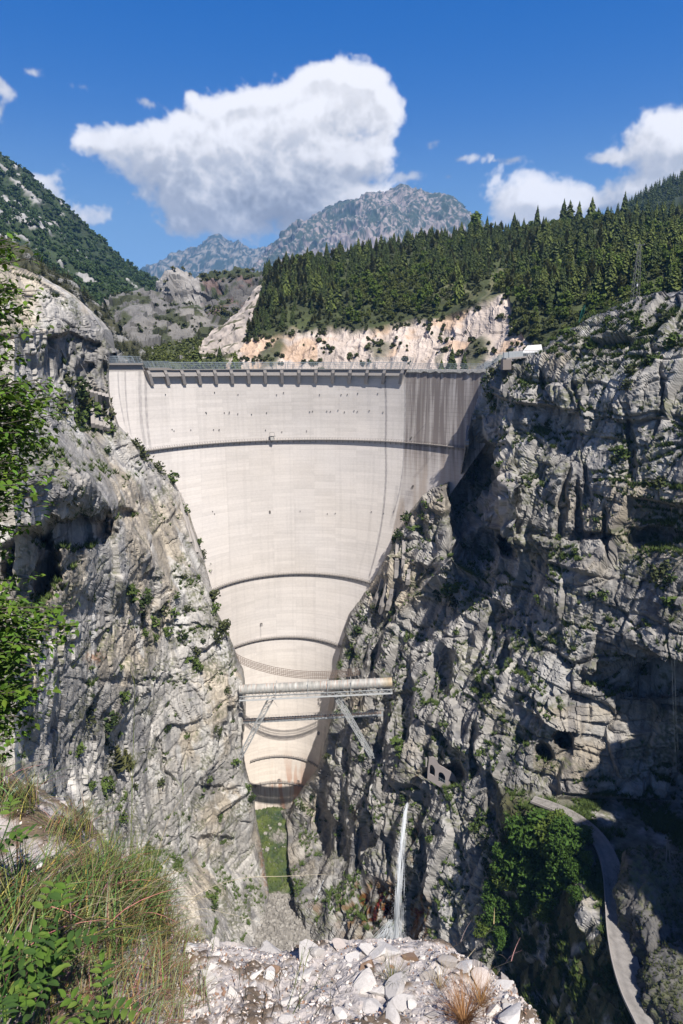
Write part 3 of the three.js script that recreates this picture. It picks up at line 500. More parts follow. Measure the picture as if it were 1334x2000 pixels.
for (const [px, py, w, h] of [[510, 1220, 1.1, 1.8], [622, 1432, 1.3, 1.7], [545, 1524, 1.3, 1.6], [499, 1535, 1.2, 1.4], [583, 1527, 1.4, 1.8], [806, 951, 1.0, 1.6], [527, 1000, 0.6, 1.4], [803, 855, 0.7, 1.0]]) {   // drain mouths: a black block painted for the dark inside, with a concrete collar
  const h0 = damHit(px, py), q = (o, dx, dy) => { const r = damPoint(h0[1] + dx / damR(h0[2]), h0[2] + dy, o); return r; }, T = new Tris(), g = new THREE.Group(); g.name = 'drain_outlet'; dam.add(g);
  for (const s of [-1, 1]) T.bar(q(0.15, s * w / 2, -h / 2), q(0.15, s * w / 2, h / 2), 0.25, 0.4); T.bar(q(0.15, -w / 2, h / 2), q(0.15, w / 2, h / 2), 0.25, 0.4);
  mesh('collar', T.geo(), darkConcrete, g); const Hh = new Tris(); Hh.bar(q(0.05, 0, -h / 2), q(0.05, 0, h / 2), w, 0.12); mesh('dark_block', Hh.geo(), std(rgb(0.012, 0.012, 0.012)), g);
}
{ // small hoist cabin on the upper catwalk and dark bars standing for weep holes in the face
  const h = damHit(531, 856), T = new Tris(), g = new THREE.Group(); g.name = 'hoist_cabin'; dam.add(g);
  const q = (o, dx, dy) => damPoint(h[1] + dx / damR(YW1), YW1 + dy, o);
  T.bar(q(1.2, 0, 0.2), q(1.2, 0, 2.0), 2.6, 1.6); mesh('cabin_body', T.geo(), std(rgb(0.62, 0.60, 0.56)), g); const U = new Tris(); U.bar(q(1.9, -1.7, 2.15), q(1.9, 1.7, 2.15), 0.2, 0.2); U.bar(q(1.4, -1.5, 2.15), q(1.4, 1.5, 2.15), 1.8, 0.15); U.bar(q(1.6, -1.2, 2.2), q(1.6, -1.2, 4.2), 0.12); U.bar(q(1.6, 1.2, 2.2), q(1.6, 1.2, 4.2), 0.12); U.bar(q(1.6, -1.2, 4.2), q(1.6, 1.2, 4.2), 0.12); mesh('cabin_frame', U.geo(), darkSteel, g);
  const D = new Tris(), r = rng(5); for (let i = 0; i < 46; i++) { const px = 300 + r() * 470, py = [766, 803, 838, 800, 998][i % 5] + r() * 6, a = damHit(px, py), c = damPoint(a[1], a[2], 0.1); D.bar(c, c.clone().add(V(0, 0.01, 0.3)), 0.42); } tag(mesh('weep_hole_bars', D.geo(), darkSteel, dam), null, null, null, 'stuff');
}

// ---------------------------------------------------------------- abutments: ribs of concrete against the rock, platform, hut, fence
function rib(name, pts, w, label, mat = concrete, group = 'concrete ribs against the rock') {
  const T = new Tris(), q = pts.map(([px, py, D]) => at(px, py, D)); for (let i = 0; i + 1 < q.length; i++) T.bar(q[i], q[i + 1].clone().add(V(0, -0.2, 0)), w, w * 1.3);
  return tag(mesh(name, T.geo(), mat), label, 'concrete rib', group);
}
const surfD = (p, px, py, o) => -p(px, py).z - o;
for (const [i, px] of [[0, 179], [1, 187], [2, 195], [3, 203], [4, 209]]) rib('concrete_rib', [0, 0.33, 0.66, 1].map((t) => [px + 3 * t, 764 + 66 * t + i * 2, surfD(onL, Math.min(px, 205), 764 + 66 * t, 1.2 + 0.4 * i)]), 1.5, 'buff concrete rib in the row left of the dam crest, above the dark shrubs', concrete, 'ribs left of the dam crest');
for (const [a, b] of [[[345, 945], [384, 1080]], [[337, 930], [372, 1060]], [[352, 985], [391, 1090]]]) rib('concrete_rib', [0, 0.25, 0.5, 0.75, 1].map((t) => { const px = mix(a[0], b[0], t), py = mix(a[1], b[1], t); return [px, py, surfD(onL, px, py, 0.6)]; }), 1.6, 'long grey concrete rib on the left cliff edge beside the dam', concrete, 'ribs on the left cliff edge');
for (const [a, b] of [[[776, 1062], [774, 1128]], [[789, 1056], [788, 1128]], [[841, 962], [834, 1010]], [[848, 1006], [842, 1022]], [[748, 1132], [732, 1182]], [[757, 1140], [742, 1196]], [[800, 1112], [796, 1140]], [[768, 1150], [756, 1190]], [[918, 800], [906, 930]], [[926, 815], [916, 1000]]]) rib('concrete_rib', [0, 0.25, 0.5, 0.75, 1].map((t) => { const px = mix(a[0], b[0], t), py = mix(a[1], b[1], t); return [px, py, surfD(onR, px, py, 0.5)]; }), 1.7, 'pale concrete rib among shrubs on the rock right of the dam', concrete, 'ribs on the right abutment');
{
  const D = 296, p = base('abutment_platform', at(990, 705, D)), o = p.position.clone(), L = (px, py, dd) => at(px, py, D + dd).sub(o);
  tag(p, 'small concrete platform with railing on the right cliff top beside the crest', 'platform');
  const T = new Tris(); T.bar(L(984, 701, 3), L(1058, 694, 3), 9, 0.6); mesh('slab', T.geo(), concrete, p);
  const W = new Tris(); W.bar(L(988, 722, 0), L(988, 702, 0), 4.6, 3.5); mesh('retaining_wall', W.geo(), new THREE.MeshStandardMaterial({ color: rgb(0.36, 0.31, 0.28), roughness: 1, map: metre(grainTex, 2) }), p);
  const R = new Tris(); for (let i = 0; i <= 26; i++) { const x = 980 + i * 3; const y = 700.5 - i * 0.27; R.bar(L(x, y, -1.2), L(x, y - 9, -1.2), 0.1); if (i) for (const k of [3, 6, 9]) R.bar(L(x - 3, y - k + 0.27, -1.2), L(x, y - k, -1.2), 0.08); } mesh('railing', R.geo(), steel, p);
  const Fr = new Tris(); for (let i = 0; i <= 16; i++) { const t = i / 16, a = L(946 + 36 * t, 719 - 21 * t, 2), b = L(946 + 36 * t, 708 - 21 * t, 2); Fr.bar(a, b, 0.12); if (i) { const s = (i - 1) / 16; for (const k of [0, 6, 11]) Fr.bar(L(946 + 36 * s, 719 - 21 * s - k, 2), L(946 + 36 * t, 719 - 21 * t - k, 2), 0.1); } } mesh('stair_fence', Fr.geo(), steel, p);
  const C = new Tris(); C.bar(L(1006, 699, 4), L(1006, 686, 4), 3, 6); C.bar(L(990, 699, 4), L(990, 688, 4), 2.4, 3); mesh('control_cabinet', C.geo(), new THREE.MeshStandardMaterial({ color: rgb(0.42, 0.44, 0.45), roughness: 0.7 }), p);
  const h = base('hut', at(1040, 694, D + 8)), ho = h.position.clone(), Q = (px, py, dd) => at(px, py, D + 8 + dd).sub(ho), B = new Tris();
  tag(h, 'low hut with a white sloping roof at the cliff top right of the dam', 'hut');
  B.bar(Q(1022, 690, 2), Q(1058, 690, 2), 4.5, 2.4); mesh('wall', B.geo(), concrete, h); const Rf = new Tris(), a = Q(1019, 690, -1.5), b = Q(1060, 689, -1.5), c = Q(1057, 674, 5), d = Q(1030, 676, 5), up = V(0, 0.25, 0);
  Rf.quad(a, b, c, d); Rf.quad(a.clone().add(up), b.clone().add(up), c.clone().add(up), d.clone().add(up)); Rf.quad(a, b, b.clone().add(up), a.clone().add(up)); mesh('roof', Rf.geo(), std(rgb(0.75, 0.74, 0.72), { roughness: 0.6, side: THREE.DoubleSide }), h);
  const N = new Tris(), n0 = at(1128, 632, 300), n1 = at(1143, 600, 296); for (let i = 0; i <= 10; i++) { const t = i / 10; N.bar(at(mix(1130, 1140, t), mix(630, 612, t), 288), at(mix(1136, 1143, t), mix(606, 596, t), 288), 0.12); N.bar(at(mix(1130, 1136, t), mix(630, 606, t), 288), at(mix(1140, 1143, t), mix(612, 596, t), 288), 0.12); } tag(mesh('safety_net', N.geo(), std(rgb(0.03, 0.22, 0.17))), 'small dark green net standing on the right cliff top', 'net');
}

// ---------------------------------------------------------------- pipe bridge across the gorge
const paleSteel = new THREE.MeshStandardMaterial({ color: rgb(0.52, 0.54, 0.55), roughness: 0.55, metalness: 0.2 });
{
  const br = base('pipe_bridge', at(620, 1350, 294)), o = br.position.clone(), L = (px, py, D) => at(px, py, D).sub(o);
  tag(br, 'steel bridge carrying a rust-streaked white pipe across the gorge before the dam', 'bridge');
  const a = L(468, 1347, 294), b = L(766, 1332.5, 292), ax = b.clone().sub(a), len = ax.length();
  const pg = new THREE.CylinderGeometry(2.25, 2.25, len, 28, 1, false); pg.rotateZ(Math.PI / 2);
  const rust = tex(1024, 128, (x, y) => { const u = x / 1024, ang = y / 128, w = fbm(u * 60, ang * 3, 2, 4), dr = fbm(u * 130, ang * 1.2, 9, 3); let k = 0.68 + 0.14 * w, r = k, g = k * 0.99, bb = k * 0.96; const band = sst(0.30, 0.40, ang) * (1 - sst(0.5, 0.62, ang)); const q = sst(0.06, 0.35, dr + 0.1) * band * sst(0.25, 0.6, u) * 0.9 + sst(0.25, 0.5, dr) * 0.3; r = mix(r, 0.72, q); g = mix(g, 0.40, q); bb = mix(bb, 0.28, q); const t = sst(0.9, 1, u) * 0.4; return [mix(r, 0.8, t), mix(g, 0.66, t), mix(bb, 0.42, t)]; }, true);
  // the cylinder's u runs round it; lay the streak map along the pipe
  const uv = pg.attributes.uv; for (let i = 0; i < uv.count; i++) { const u = uv.getX(i), v = uv.getY(i); uv.setXY(i, 1 - v, u); }
  const pipe = mesh('pipe', pg, new THREE.MeshStandardMaterial({ map: rust, roughness: 0.55 }), br); pipe.position.copy(a).add(b).multiplyScalar(0.5); pipe.quaternion.setFromUnitVectors(V(1, 0, 0), ax.clone().normalize());
  const P = (t, dy = 0, dz = 0) => a.clone().addScaledVector(ax, t).add(V(0, dy, dz));
  for (const t of [0.095, 0.22, 0.335, 0.45, 0.56, 0.68, 0.80, 0.92]) { const c = new THREE.TorusGeometry(2.33, 0.10, 6, 28); const m = mesh('pipe_collar', c, paleSteel, br); m.position.copy(P(t)); m.quaternion.setFromUnitVectors(V(0, 0, 1), ax.clone().normalize()); }
  const G = new Tris();
  for (const z of [1.7, -1.7]) { G.bar(P(0, -2.7, z), P(1, -2.7, z), 0.3, 0.3); G.bar(P(0, -4.6, z), P(1, -4.6, z), 0.35, 0.45); for (let i = 0; i < 44; i++) G.bar(P(i / 44, i % 2 ? -2.75 : -4.5, z), P((i + 1) / 44, i % 2 ? -4.5 : -2.75, z), 0.16); }
  for (let i = 0; i <= 22; i++) G.bar(P(i / 22, -4.6, -1.7), P(i / 22, -4.6, 1.7), 0.2); mesh('truss_girder', G.geo(), paleSteel, br);
  const Dk = new Tris(); Dk.bar(P(0, -4.2, 2.6), P(1, -4.2, 2.6), 1.4, 0.12); mesh('service_deck', Dk.geo(), paleSteel, br);
  for (const t of [0.24, 0.45, 0.58, 0.73]) for (const z of [2.4, -2.4]) { const S = new Tris(); S.bar(P(t, -3.9, z), P(t, 2.6, z), 0.28); mesh('saddle_post', S.geo(), paleSteel, br); }
  const strut = (p, q) => { const T = new Tris(), w = 1.25, z = 1.5; const c = [[-w, z], [w, z], [w, -z], [-w, -z]]; for (const [x, zz] of c) T.bar(p.clone().add(V(x, 0, zz)), q.clone().add(V(x * 0.75, 0, zz * 0.75)), 0.3); for (let i = 0; i < 15; i++) { const t0 = i / 15, t1 = (i + 1) / 15, m = (t, k) => { const s = mix(1, 0.75, t); return p.clone().lerp(q, t).add(V(c[k][0] * s, 0, c[k][1] * s)); }; for (const [k, l] of [[0, 1], [3, 2]]) { T.bar(m(t0, i % 2 ? k : l), m(t1, i % 2 ? l : k), 0.18); T.bar(m(t1, k), m(t1, l), 0.16); } } return mesh('raking_strut', T.geo(), paleSteel, br); };
  strut(L(529, 1364, 294), L(458, 1500, 298)); strut(L(657, 1358, 293), L(727, 1478, 292));
  for (const [x0, y0, x1, y1] of [[651, 1361, 626, 1394], [640, 1374, 622, 1392], [530, 1362, 542, 1380]]) { const C = new Tris(); C.bar(L(x0, y0, 293), L(x1, y1, 298), 0.09); mesh('stay_rod', C.geo(), paleSteel, br); }
  const fb = base('footbridge', at(620, 1396, 308)), fo = fb.position.clone(), Q = (px, py, D) => at(px, py, D).sub(fo);
  tag(fb, 'narrow pale footbridge with a railing below the pipe bridge', 'footbridge');
  const e = Q(450, 1410, 308), f = Q(748, 1394, 304), fx = f.clone().sub(e), X = (t, dy = 0, dz = 0) => e.clone().addScaledVector(fx, t).add(V(0, dy, dz));
  const B = new Tris(); for (const z of [-1.1, 1.1]) B.bar(X(0, 0, z), X(1, 0, z), 0.25, 1.2); mesh('girder', B.geo(), paleSteel, fb);
  const K = new Tris(); for (let i = 0; i < 56; i++) K.bar(X((i + 0.06) / 56, 0.75, -1.25), X((i + 0.06) / 56, 0.75, 1.25), 0.95, 0.12); mesh('deck_planks', K.geo(), std(rgb(0.34, 0.25, 0.20)), fb);
  const Rr = new Tris(); for (const z of [-1.2, 1.2]) { for (let i = 0; i <= 40; i++) Rr.bar(X(i / 40, 0.7, z), X(i / 40, 2.0, z), 0.06); for (const h of [1.35, 2.0]) Rr.bar(X(0, h, z), X(1, h, z), 0.06); } mesh('railing', Rr.geo(), steel, fb);
}
{ // hanging rope footway in front of the dam
  const g = base('hanging_walkway', at(600, 1318, 330)), o = g.position.clone(); tag(g, 'brown sagging suspended walkway of netting in front of the lower dam face', 'hanging walkway');
  const C = curve([440, 475, 520, 560, 600, 640, 700, 760, 830], [1270, 1291, 1306, 1314, 1318, 1318, 1311, 1295, 1272]), q = (px, dy, dd = 0) => at(px, C(px) + dy, 330 + dd).sub(o), T = new Tris();
  for (const [dy, dd] of [[-7, 2], [-4, 2], [-1.5, 1], [1, 0], [4, 0], [7, -1]]) for (let x = 450; x < 800; x += 8) T.bar(q(x, dy, dd), q(x + 8, dy, dd), 0.2, 0.2);
  for (let x = 450; x < 800; x += 4) { T.bar(q(x, -7, 2), q(x, 7, -1), 0.14); } mesh('netting', T.geo(), std(rgb(0.19, 0.14, 0.11)), g);
  const D = new Tris(); for (let x = 450; x < 800; x += 3.2) D.bar(q(x, 5, -1), q(x, 5, 1.5), 0.5, 0.1); mesh('tread_boards', D.geo(), std(rgb(0.20, 0.15, 0.12)), g);
}
{ // arcade of the gallery in the right cliff
  const g = base('gallery_arcade', at(862, 1506, surfD(onR, 850, 1520, 0))), D0 = (surfD(onR, 908, 1532, 0) + surfD(onR, 816, 1500, 0)) / 2 - 1; tag(g, 'concrete arcade of three open arches set in the right cliff above the waterfall', 'arcade'); const o = g.position.clone();
  // front wall with a wavy coping, stepping down to the right
  const s = new THREE.Shape(), A = at(832, 1512, D0), B = at(892, 1544, D0), W = B.x - A.x, X = (px) => (px - 832) / 60 * W, mpp = W / 60, Y = (py) => (1530 - py) * mpp * 1.12;
  s.moveTo(X(834), Y(1506)); s.lineTo(X(836), Y(1481)); s.bezierCurveTo(X(842), Y(1476), X(848), Y(1478), X(852), Y(1488)); s.bezierCurveTo(X(856), Y(1497), X(862), Y(1495), X(870), Y(1502)); s.bezierCurveTo(X(880), Y(1507), X(886), Y(1510), X(891), Y(1524)); s.lineTo(X(891), Y(1550)); s.lineTo(X(878), Y(1546)); s.lineTo(X(868), Y(1541)); s.lineTo(X(850), Y(1530)); s.lineTo(X(834), Y(1520)); s.closePath();
  const holes = [[838, 1491, 848, 1512], [855, 1505, 868, 1526], [878, 1521, 888, 1535]]; for (const [x0, y0, x1, y1] of holes) { const h = new THREE.Path(); h.moveTo(X(x0), Y(y1 - 2)); h.lineTo(X(x0), Y(y0 + 5)); h.bezierCurveTo(X(x0), Y(y0 - 1), X(x1 - 3), Y(y0 + 1), X(x1), Y(y0 + 12)); h.lineTo(X(x1), Y(y1 + 3)); h.closePath(); s.holes.push(h); }
  const w = mesh('arched_wall', new THREE.ExtrudeGeometry(s, { depth: 0.7, bevelEnabled: false, curveSegments: 10 }), new THREE.MeshStandardMaterial({ color: rgb(0.30, 0.265, 0.255), roughness: 1 }), g); w.position.copy(at(832, 1530, D0)).sub(o);
  const R = new Tris(), q = (px, py) => at(px, py, D0 - 0.6).sub(o); R.bar(q(852, 1519), q(884, 1541), 0.08); R.bar(q(852, 1514), q(884, 1536), 0.08); for (let i = 0; i <= 8; i++) R.bar(q(852 + 4 * i, 1519.5 + 2.75 * i), q(852 + 4 * i, 1513.5 + 2.75 * i), 0.07); mesh('railing', R.geo(), steel, g); const Po = new Tris(); Po.bar(q(832.5, 1497), q(832.5, 1480), 0.5); mesh('post', Po.geo(), concrete, g);
  const P = new Tris(); P.bar(q(884, 1546), q(884, 1538), 2.2, 2.2); mesh('end_block', P.geo(), concrete, g);
}

let SPUR, FLOOR;
// ---------------------------------------------------------------- road, spur, gorge floor, rock out of the frame that shades the road
{
  const pts = [[1036, 1566, 171.5], [1062, 1576, 168.5], [1090, 1588, 166], [1120, 1606, 163], [1148, 1632, 158.5], [1168, 1668, 152.5], [1178, 1710, 146.5], [1182, 1760, 140.5], [1186, 1820, 134], [1196, 1880, 127.5], [1214, 1940, 121], [1242, 2000, 115], [1280, 2080, 107.5], [1330, 2180, 99]].map(([px, py, D]) => { const q = V(...(([a, b, c]) => [a * -150.3 / b, -150.3, c * 150.3 / b])(dirOf(px, py))); return q; });
  const cv = new THREE.CatmullRomCurve3(pts), n = 120, S = new Sheet(n, 9), K = [];
  for (let i = 0; i < n; i++) { const t = i / (n - 1), c = cv.getPoint(t), d = cv.getTangent(t).setY(0).normalize(), r = V(-d.z, 0, d.x), w = mix(2.2, 3.3, clamp(t * 1.5)); if (r.x < 0) r.negate(); if (t < 0.25) { r.lerp(V(0, 0, -1), 0); } for (let k = 0; k < 9; k++) { const q = c.clone().addScaledVector(r, (k / 8 * 2 - 0) * w), f = fbm(q.x * 0.7, q.z * 0.7, 3, 4), tr = Math.abs(Math.abs(k - 4) - 2) < 0.7 ? 0.9 : 1.05, v = 0.31 * tr * (1 + 0.3 * f); q.y += 0.06 * fbm(q.x * 0.5, q.z * 0.5, 1, 3); const idx = k * n + i; S.p.set([q.x, q.y, q.z], idx * 3); S.c.set([v * 1.04, v * 0.97, v * 0.9], idx * 3); S.uv.set([q.x, q.z], idx * 2); } K.push([c, r, w]); }
  tag(mesh('road', S.geo(), new THREE.MeshStandardMaterial({ vertexColors: true, roughness: 1, map: metre(grainTex, 3) })), 'narrow pale gravel road curving down beneath the right cliff', null, null, 'structure');
  const kerb = new Tris(); for (let i = 0; i + 1 < n; i++) { const a = K[i][0], b = K[i + 1][0]; kerb.bar(a.clone().add(V(0, 0.1, 0)), b.clone().add(V(0, 0.1, 0)), 0.3, 0.8); } tag(mesh('kerb_wall', kerb.geo(), concrete), 'low pale kerb wall along the outer edge of the gravel road', 'wall');
  const spurRows = [
    [[1236, 1760, 152], [1240, 1690, 150], [1262, 1680, 150], [1330, 1700, 150], [1450, 1720, 150]], [[1226, 1740, 145], [1228, 1672, 146], [1262, 1664, 146], [1330, 1688, 146], [1450, 1700, 146]], [[1214, 1770, 138], [1227, 1690, 139], [1272, 1685, 139], [1338, 1705, 139], [1450, 1720, 138]], [[1213, 1830, 131], [1240, 1750, 132], [1292, 1742, 132], [1350, 1760, 131], [1470, 1780, 130]],
    [[1224, 1900, 122], [1256, 1830, 123], [1314, 1822, 123], [1372, 1840, 122], [1480, 1850, 122]], [[1250, 1970, 113], [1280, 1910, 114], [1344, 1900, 114], [1410, 1920, 113], [1500, 1930, 112]], [[1290, 2060, 104], [1318, 2000, 105], [1380, 1990, 105], [1440, 2000, 104], [1520, 2010, 103]], [[1330, 2200, 96], [1360, 2120, 97], [1420, 2110, 97], [1480, 2110, 97], [1540, 2120, 97]]];
  const spur = loft(spurRows.map((r) => r.map(([a, b, c]) => [a, b, c * 1.2])), 110, 150);
  weather(spur, (x, y, z) => { const [d, t] = rock(x, y, z, 0.35), e = 1.2 * fbm(x * 0.18, y * 0.12, z * 0.18, 4), c = LIMESTONE(x, y, z, 0.13, { green: 0.38, warm: 0.3 }); return [d + e * 1.6, c[0] * t, c[1] * t, c[2] * t]; });
  SPUR = spur; tag(mesh('rock_spur', spur.geo(), rockMat), 'mossy rock spur standing right of the gravel road', null, null, 'structure');
  // rock added right of the frame, shaped to shade the road and recess
  const ring = (y, cx, cz, rx, rz) => [0, 1, 2, 3, 4, 5, 6].map((k) => { const t = 2.5 - k * 0.95; return V(cx + Math.cos(t + 2.2) * rx, y, cz - Math.sin(t + 2.2) * rz); });
  const but = loft([ring(-290, 146, -94, 46, 30), ring(-120, 143, -94, 38, 20), ring(-40, 141, -94, 32, 15), ring(-18, 141, -94, 28, 13), ring(-10, 142, -94, 18, 7), ring(-8, 142, -94, 2, 1.5)], 120, 160);
  const but2 = loft([ring(-290, 170, -132, 50, 24), ring(-120, 162, -132, 38, 18), ring(-50, 157, -132, 31, 16), ring(-22, 155, -132, 28, 14), ring(-14, 156, -132, 16, 7), ring(-12, 156, -132, 2, 1.5)], 100, 120);
  for (const [b, nm] of [[but2, 'added_shade_pillar']]) { weather(b, (x, y, z) => { const [d, t] = rock(x, y, z, 0.5), c = LIMESTONE(x, y, z, 0.30); return [d, c[0] * t, c[1] * t, c[2] * t]; }); tag(mesh(nm, b.geo(), rockMat), 'grey limestone pillar added out of view to shade the overhang wall', null, null, 'structure'); }
  weather(but, (x, y, z) => { const [d, t] = rock(x, y, z, 0.6), c = LIMESTONE(x, y, z, 0.30); return [d, c[0] * t, c[1] * t, c[2] * t]; });
  tag(mesh('added_shade_buttress', but.geo(), rockMat), 'grey limestone buttress added out of view to shade the road', null, null, 'structure');
  // gorge floor
  const fl = loft([[[430, 1560, 380], [520, 1560, 372], [560, 1560, 372], [640, 1550, 380]], [[440, 1600, 350], [510, 1600, 350], [545, 1600, 350], [640, 1600, 352]], [[450, 1660, 328], [512, 1655, 328], [560, 1655, 326], [650, 1650, 326]], [[460, 1730, 302], [525, 1735, 300], [575, 1735, 300], [680, 1720, 300]], [[470, 1790, 270], [540, 1770, 280], [590, 1780, 280], [700, 1770, 285]], [[470, 1850, 250], [530, 1830, 254], [590, 1830, 258], [720, 1840, 262]], [[470, 1950, 220], [540, 1940, 225], [620, 1940, 230], [760, 1960, 236]], [[470, 2150, 180], [540, 2150, 185], [640, 2150, 190], [800, 2150, 195]]], 130, 220);
  weather(fl, (x, y, z, u, v, nx, ny, nz) => {
    const q = pix(V(x, y, z)), f = fbm(x * 0.12, z * 0.12, 1, 4), st = fbm(x * 0.6, z * 0.6, 2, 4);
    let gr = (1 - sst(1738, 1752, q[1] + 14 * f)) * (1 - carve([[545, 1634, 20, 12, 1, 0.5]], q[0] + 8 * st, q[1] + 8 * st)); gr *= sst(-0.5, -0.1, st + 0.25);
    const k = 0.34 * (1 + 0.35 * st); return [1.2 * f + 0.8 * st + (1 - gr) * 0.9 * facets(x / 2.2, y / 2.2, z / 2.2, 1, 5), mix(k * 0.86, 0.085 + 0.07 * f + 0.03 * st, gr), mix(k * 0.80, 0.12 + 0.07 * f + 0.03 * st, gr), mix(k * 0.72, 0.028, gr)];
  });
  FLOOR = fl; tag(mesh('gorge_floor', fl.geo(), rockMat), 'grass and grey rubble on the gorge floor at the foot of the dam', null, null, 'structure');
  const gr = new THREE.PlaneGeometry(12000, 12000, 30, 30); gr.rotateX(-Math.PI / 2); gr.translate(0, -300, 0); tag(mesh('ground', gr, std(rgb(0.10, 0.11, 0.06))), 'low ground far below', null, null, 'structure');
}

// ---------------------------------------------------------------- hills and mountains beyond the dam
const S3 = (o) => (x, y, z) => o;
function relief(x, y, z, f, a) { return a * (fbm(x * f, y * f, z * f, 5) + 0.35 * ridged(x * f * 2, y * f * 2, z * f * 2, 3)); }
const hills = {};
function hill(name, rows, nu, nv, fn, mat, label, face = -1) { const S = weather(loft(rows, nu, nv), fn, 2, face); hills[name] = S; tag(mesh(name, S.geo(), mat), label, null, null, 'structure'); return S; }
const CR = (c) => c;
// distant peaks
hill('rocky_peak', [
  [[440, 640, 4250], [560, 640, 4250], [700, 640, 4250], [850, 640, 4250], [960, 640, 4250], [1080, 640, 4250]],
  [[490, 560, 4930], [590, 540, 4845], [690, 500, 4845], [800, 490, 4845], [900, 510, 4930], [1060, 560, 4930]],
  [[505, 540, 5440], [575, 482, 5355], [668, 440, 5355], [770, 420, 5355], [880, 425, 5355], [1040, 530, 5440]],
  [[530, 522, 5950], [545, 505, 5950], [575, 479, 5950], [605, 451, 5950], [632, 434, 5950], [653, 420, 5950], [668, 429, 5950], [690, 422, 5950], [716, 409, 5950], [748, 399, 5950], [770, 403, 5950], [797, 397, 5950], [822, 403, 5950], [848, 414, 5950], [878, 413, 5950], [892, 424, 5950], [908, 449, 5950], [925, 464, 5950], [960, 487, 5950], [1040, 517, 5950]],
  [[520, 620, 6800], [700, 560, 6800], [850, 560, 6800], [1040, 620, 6800]]], 420, 220, (x, y, z) => {
    const d = 44 * ridged(x * 0.005, y * 0.0025, z * 0.005, 4) + relief(x, y, z, 0.0035, 46), st = fbm(x * 0.045 + y * 0.022, y * 0.012, z * 0.03, 5, 0.66), roc = sst(-0.05, 0.40, st * 0.6 + 0.30 * (ridged(x * 0.012, y * 0.006, z * 0.012, 3) - 0.35) + 0.12 * noise(x * 0.12, y * 0.06, z * 0.05) + sst(1200, 1460, y) * 0.10 + 0.55 * fbm(x * 0.0022, y * 0.0022, 3, 3) - 0.06), v = 1 + 0.5 * fbm(x * 0.05, y * 0.03, z * 0.05, 3);
    return [d, mix(0.045, 0.30 * v, roc), mix(0.068, 0.255 * v, roc), mix(0.046, 0.24 * v, roc)];
  }, farMat, 'blue grey rocky mountain behind the wooded hill');
hill('blue_peak', [
  [[230, 640, 5670], [350, 640, 5670], [450, 640, 5670], [600, 640, 5670]], [[250, 590, 6480], [340, 560, 6480], [420, 545, 6480], [600, 560, 6480]],
  [[240, 578, 7560], [282, 548, 7560], [318, 530, 7560], [352, 515, 7560], [378, 506, 7560], [402, 494, 7560], [418, 486, 7560], [432, 479, 7560], [446, 486, 7560], [462, 494, 7560], [480, 498, 7560], [502, 501, 7560], [526, 503, 7560], [560, 500, 7560], [620, 500, 7560]],
  [[230, 640, 8640], [430, 580, 8640], [620, 640, 8640]]], 240, 110, (x, y, z) => {
    const d = 50 * ridged(x * 0.004, y * 0.002, z * 0.004, 4) + relief(x, y, z, 0.003, 50), roc = sst(0.04, 0.3, fbm(x * 0.02 + y * 0.011, y * 0.006, z * 0.014, 5, 0.66) + sst(-200, 300, x + 1300) * 0.1), v = 1 + 0.4 * fbm(x * 0.02, y * 0.02, z * 0.02, 3);
    return [d, mix(0.035, 0.22 * v, roc), mix(0.06, 0.21 * v, roc), mix(0.05, 0.19 * v, roc)];
  }, farMat, 'hazy blue peak far up the valley');
hill('right_mountain', [
  [[1100, 520, 1100], [1250, 500, 1050], [1420, 480, 1000], [1600, 470, 1000]], [[1130, 470, 1400], [1200, 432, 1400], [1255, 396, 1400], [1295, 376, 1400], [1334, 355, 1400], [1400, 318, 1400], [1600, 230, 1400]], [[1100, 560, 1700], [1400, 430, 1700], [1600, 380, 1700]]], 160, 60,
  (x, y, z) => [relief(x, y, z, 0.02, 6) + 5 * ridged(x * 0.05, y * 0.05, z * 0.05, 2), 0.022, 0.036, 0.014], farMat, 'dark wooded mountain flank at the right edge');
hill('left_mountain', [
  [[-260, 640, 760], [-100, 640, 760], [100, 640, 780], [230, 640, 800], [360, 640, 820]], [[-260, 440, 900], [-60, 470, 900], [100, 520, 930], [230, 575, 960], [350, 610, 980]],
  [[-260, 240, 1150], [-60, 370, 1150], [60, 430, 1180], [200, 535, 1220], [340, 598, 1250]],
  [[-260, 120, 1400], [-120, 232, 1400], [-60, 282, 1400], [0, 324, 1400], [28, 342, 1400], [60, 366, 1400], [90, 396, 1400], [130, 432, 1400], [170, 468, 1400], [205, 498, 1400], [240, 528, 1400], [275, 554, 1400], [300, 568, 1400], [330, 584, 1400], [380, 604, 1400]],
  [[-260, 240, 1700], [0, 450, 1700], [380, 660, 1700]]], 330, 190, (x, y, z) => {
    const q = pix(V(x, y, z)), st = fbm(x * 0.02 + y * 0.008, y * 0.009, z * 0.02, 5), roc = sst(0.10, 0.2, st - 0.42 + 0.55 * sst(150, 0, q[0]) * sst(370, 400, q[1]) * sst(500, 470, q[1]) + 0.40 * carve([[135, 500, 20, 14, 1, 0.6], [172, 510, 14, 8, 1, 0.6], [110, 450, 20, 30, 0.8, 0.6]], q[0], q[1])), v = 1 + 0.4 * fbm(x * 0.1, y * 0.06, z * 0.1, 3), g = 1 + 0.5 * fbm(x * 0.03, y * 0.03, z * 0.03, 4);
    return [relief(x, y, z, 0.01, 12) + 5 * ridged(x * 0.06, y * 0.06, z * 0.06, 3) + roc * 3, mix(0.032 * g, 0.36 * v, roc), mix(0.052 * g, 0.35 * v, roc), mix(0.018 * g, 0.34 * v, roc)];
  }, farMat, 'steep green mountain with pale outcrops on the left');
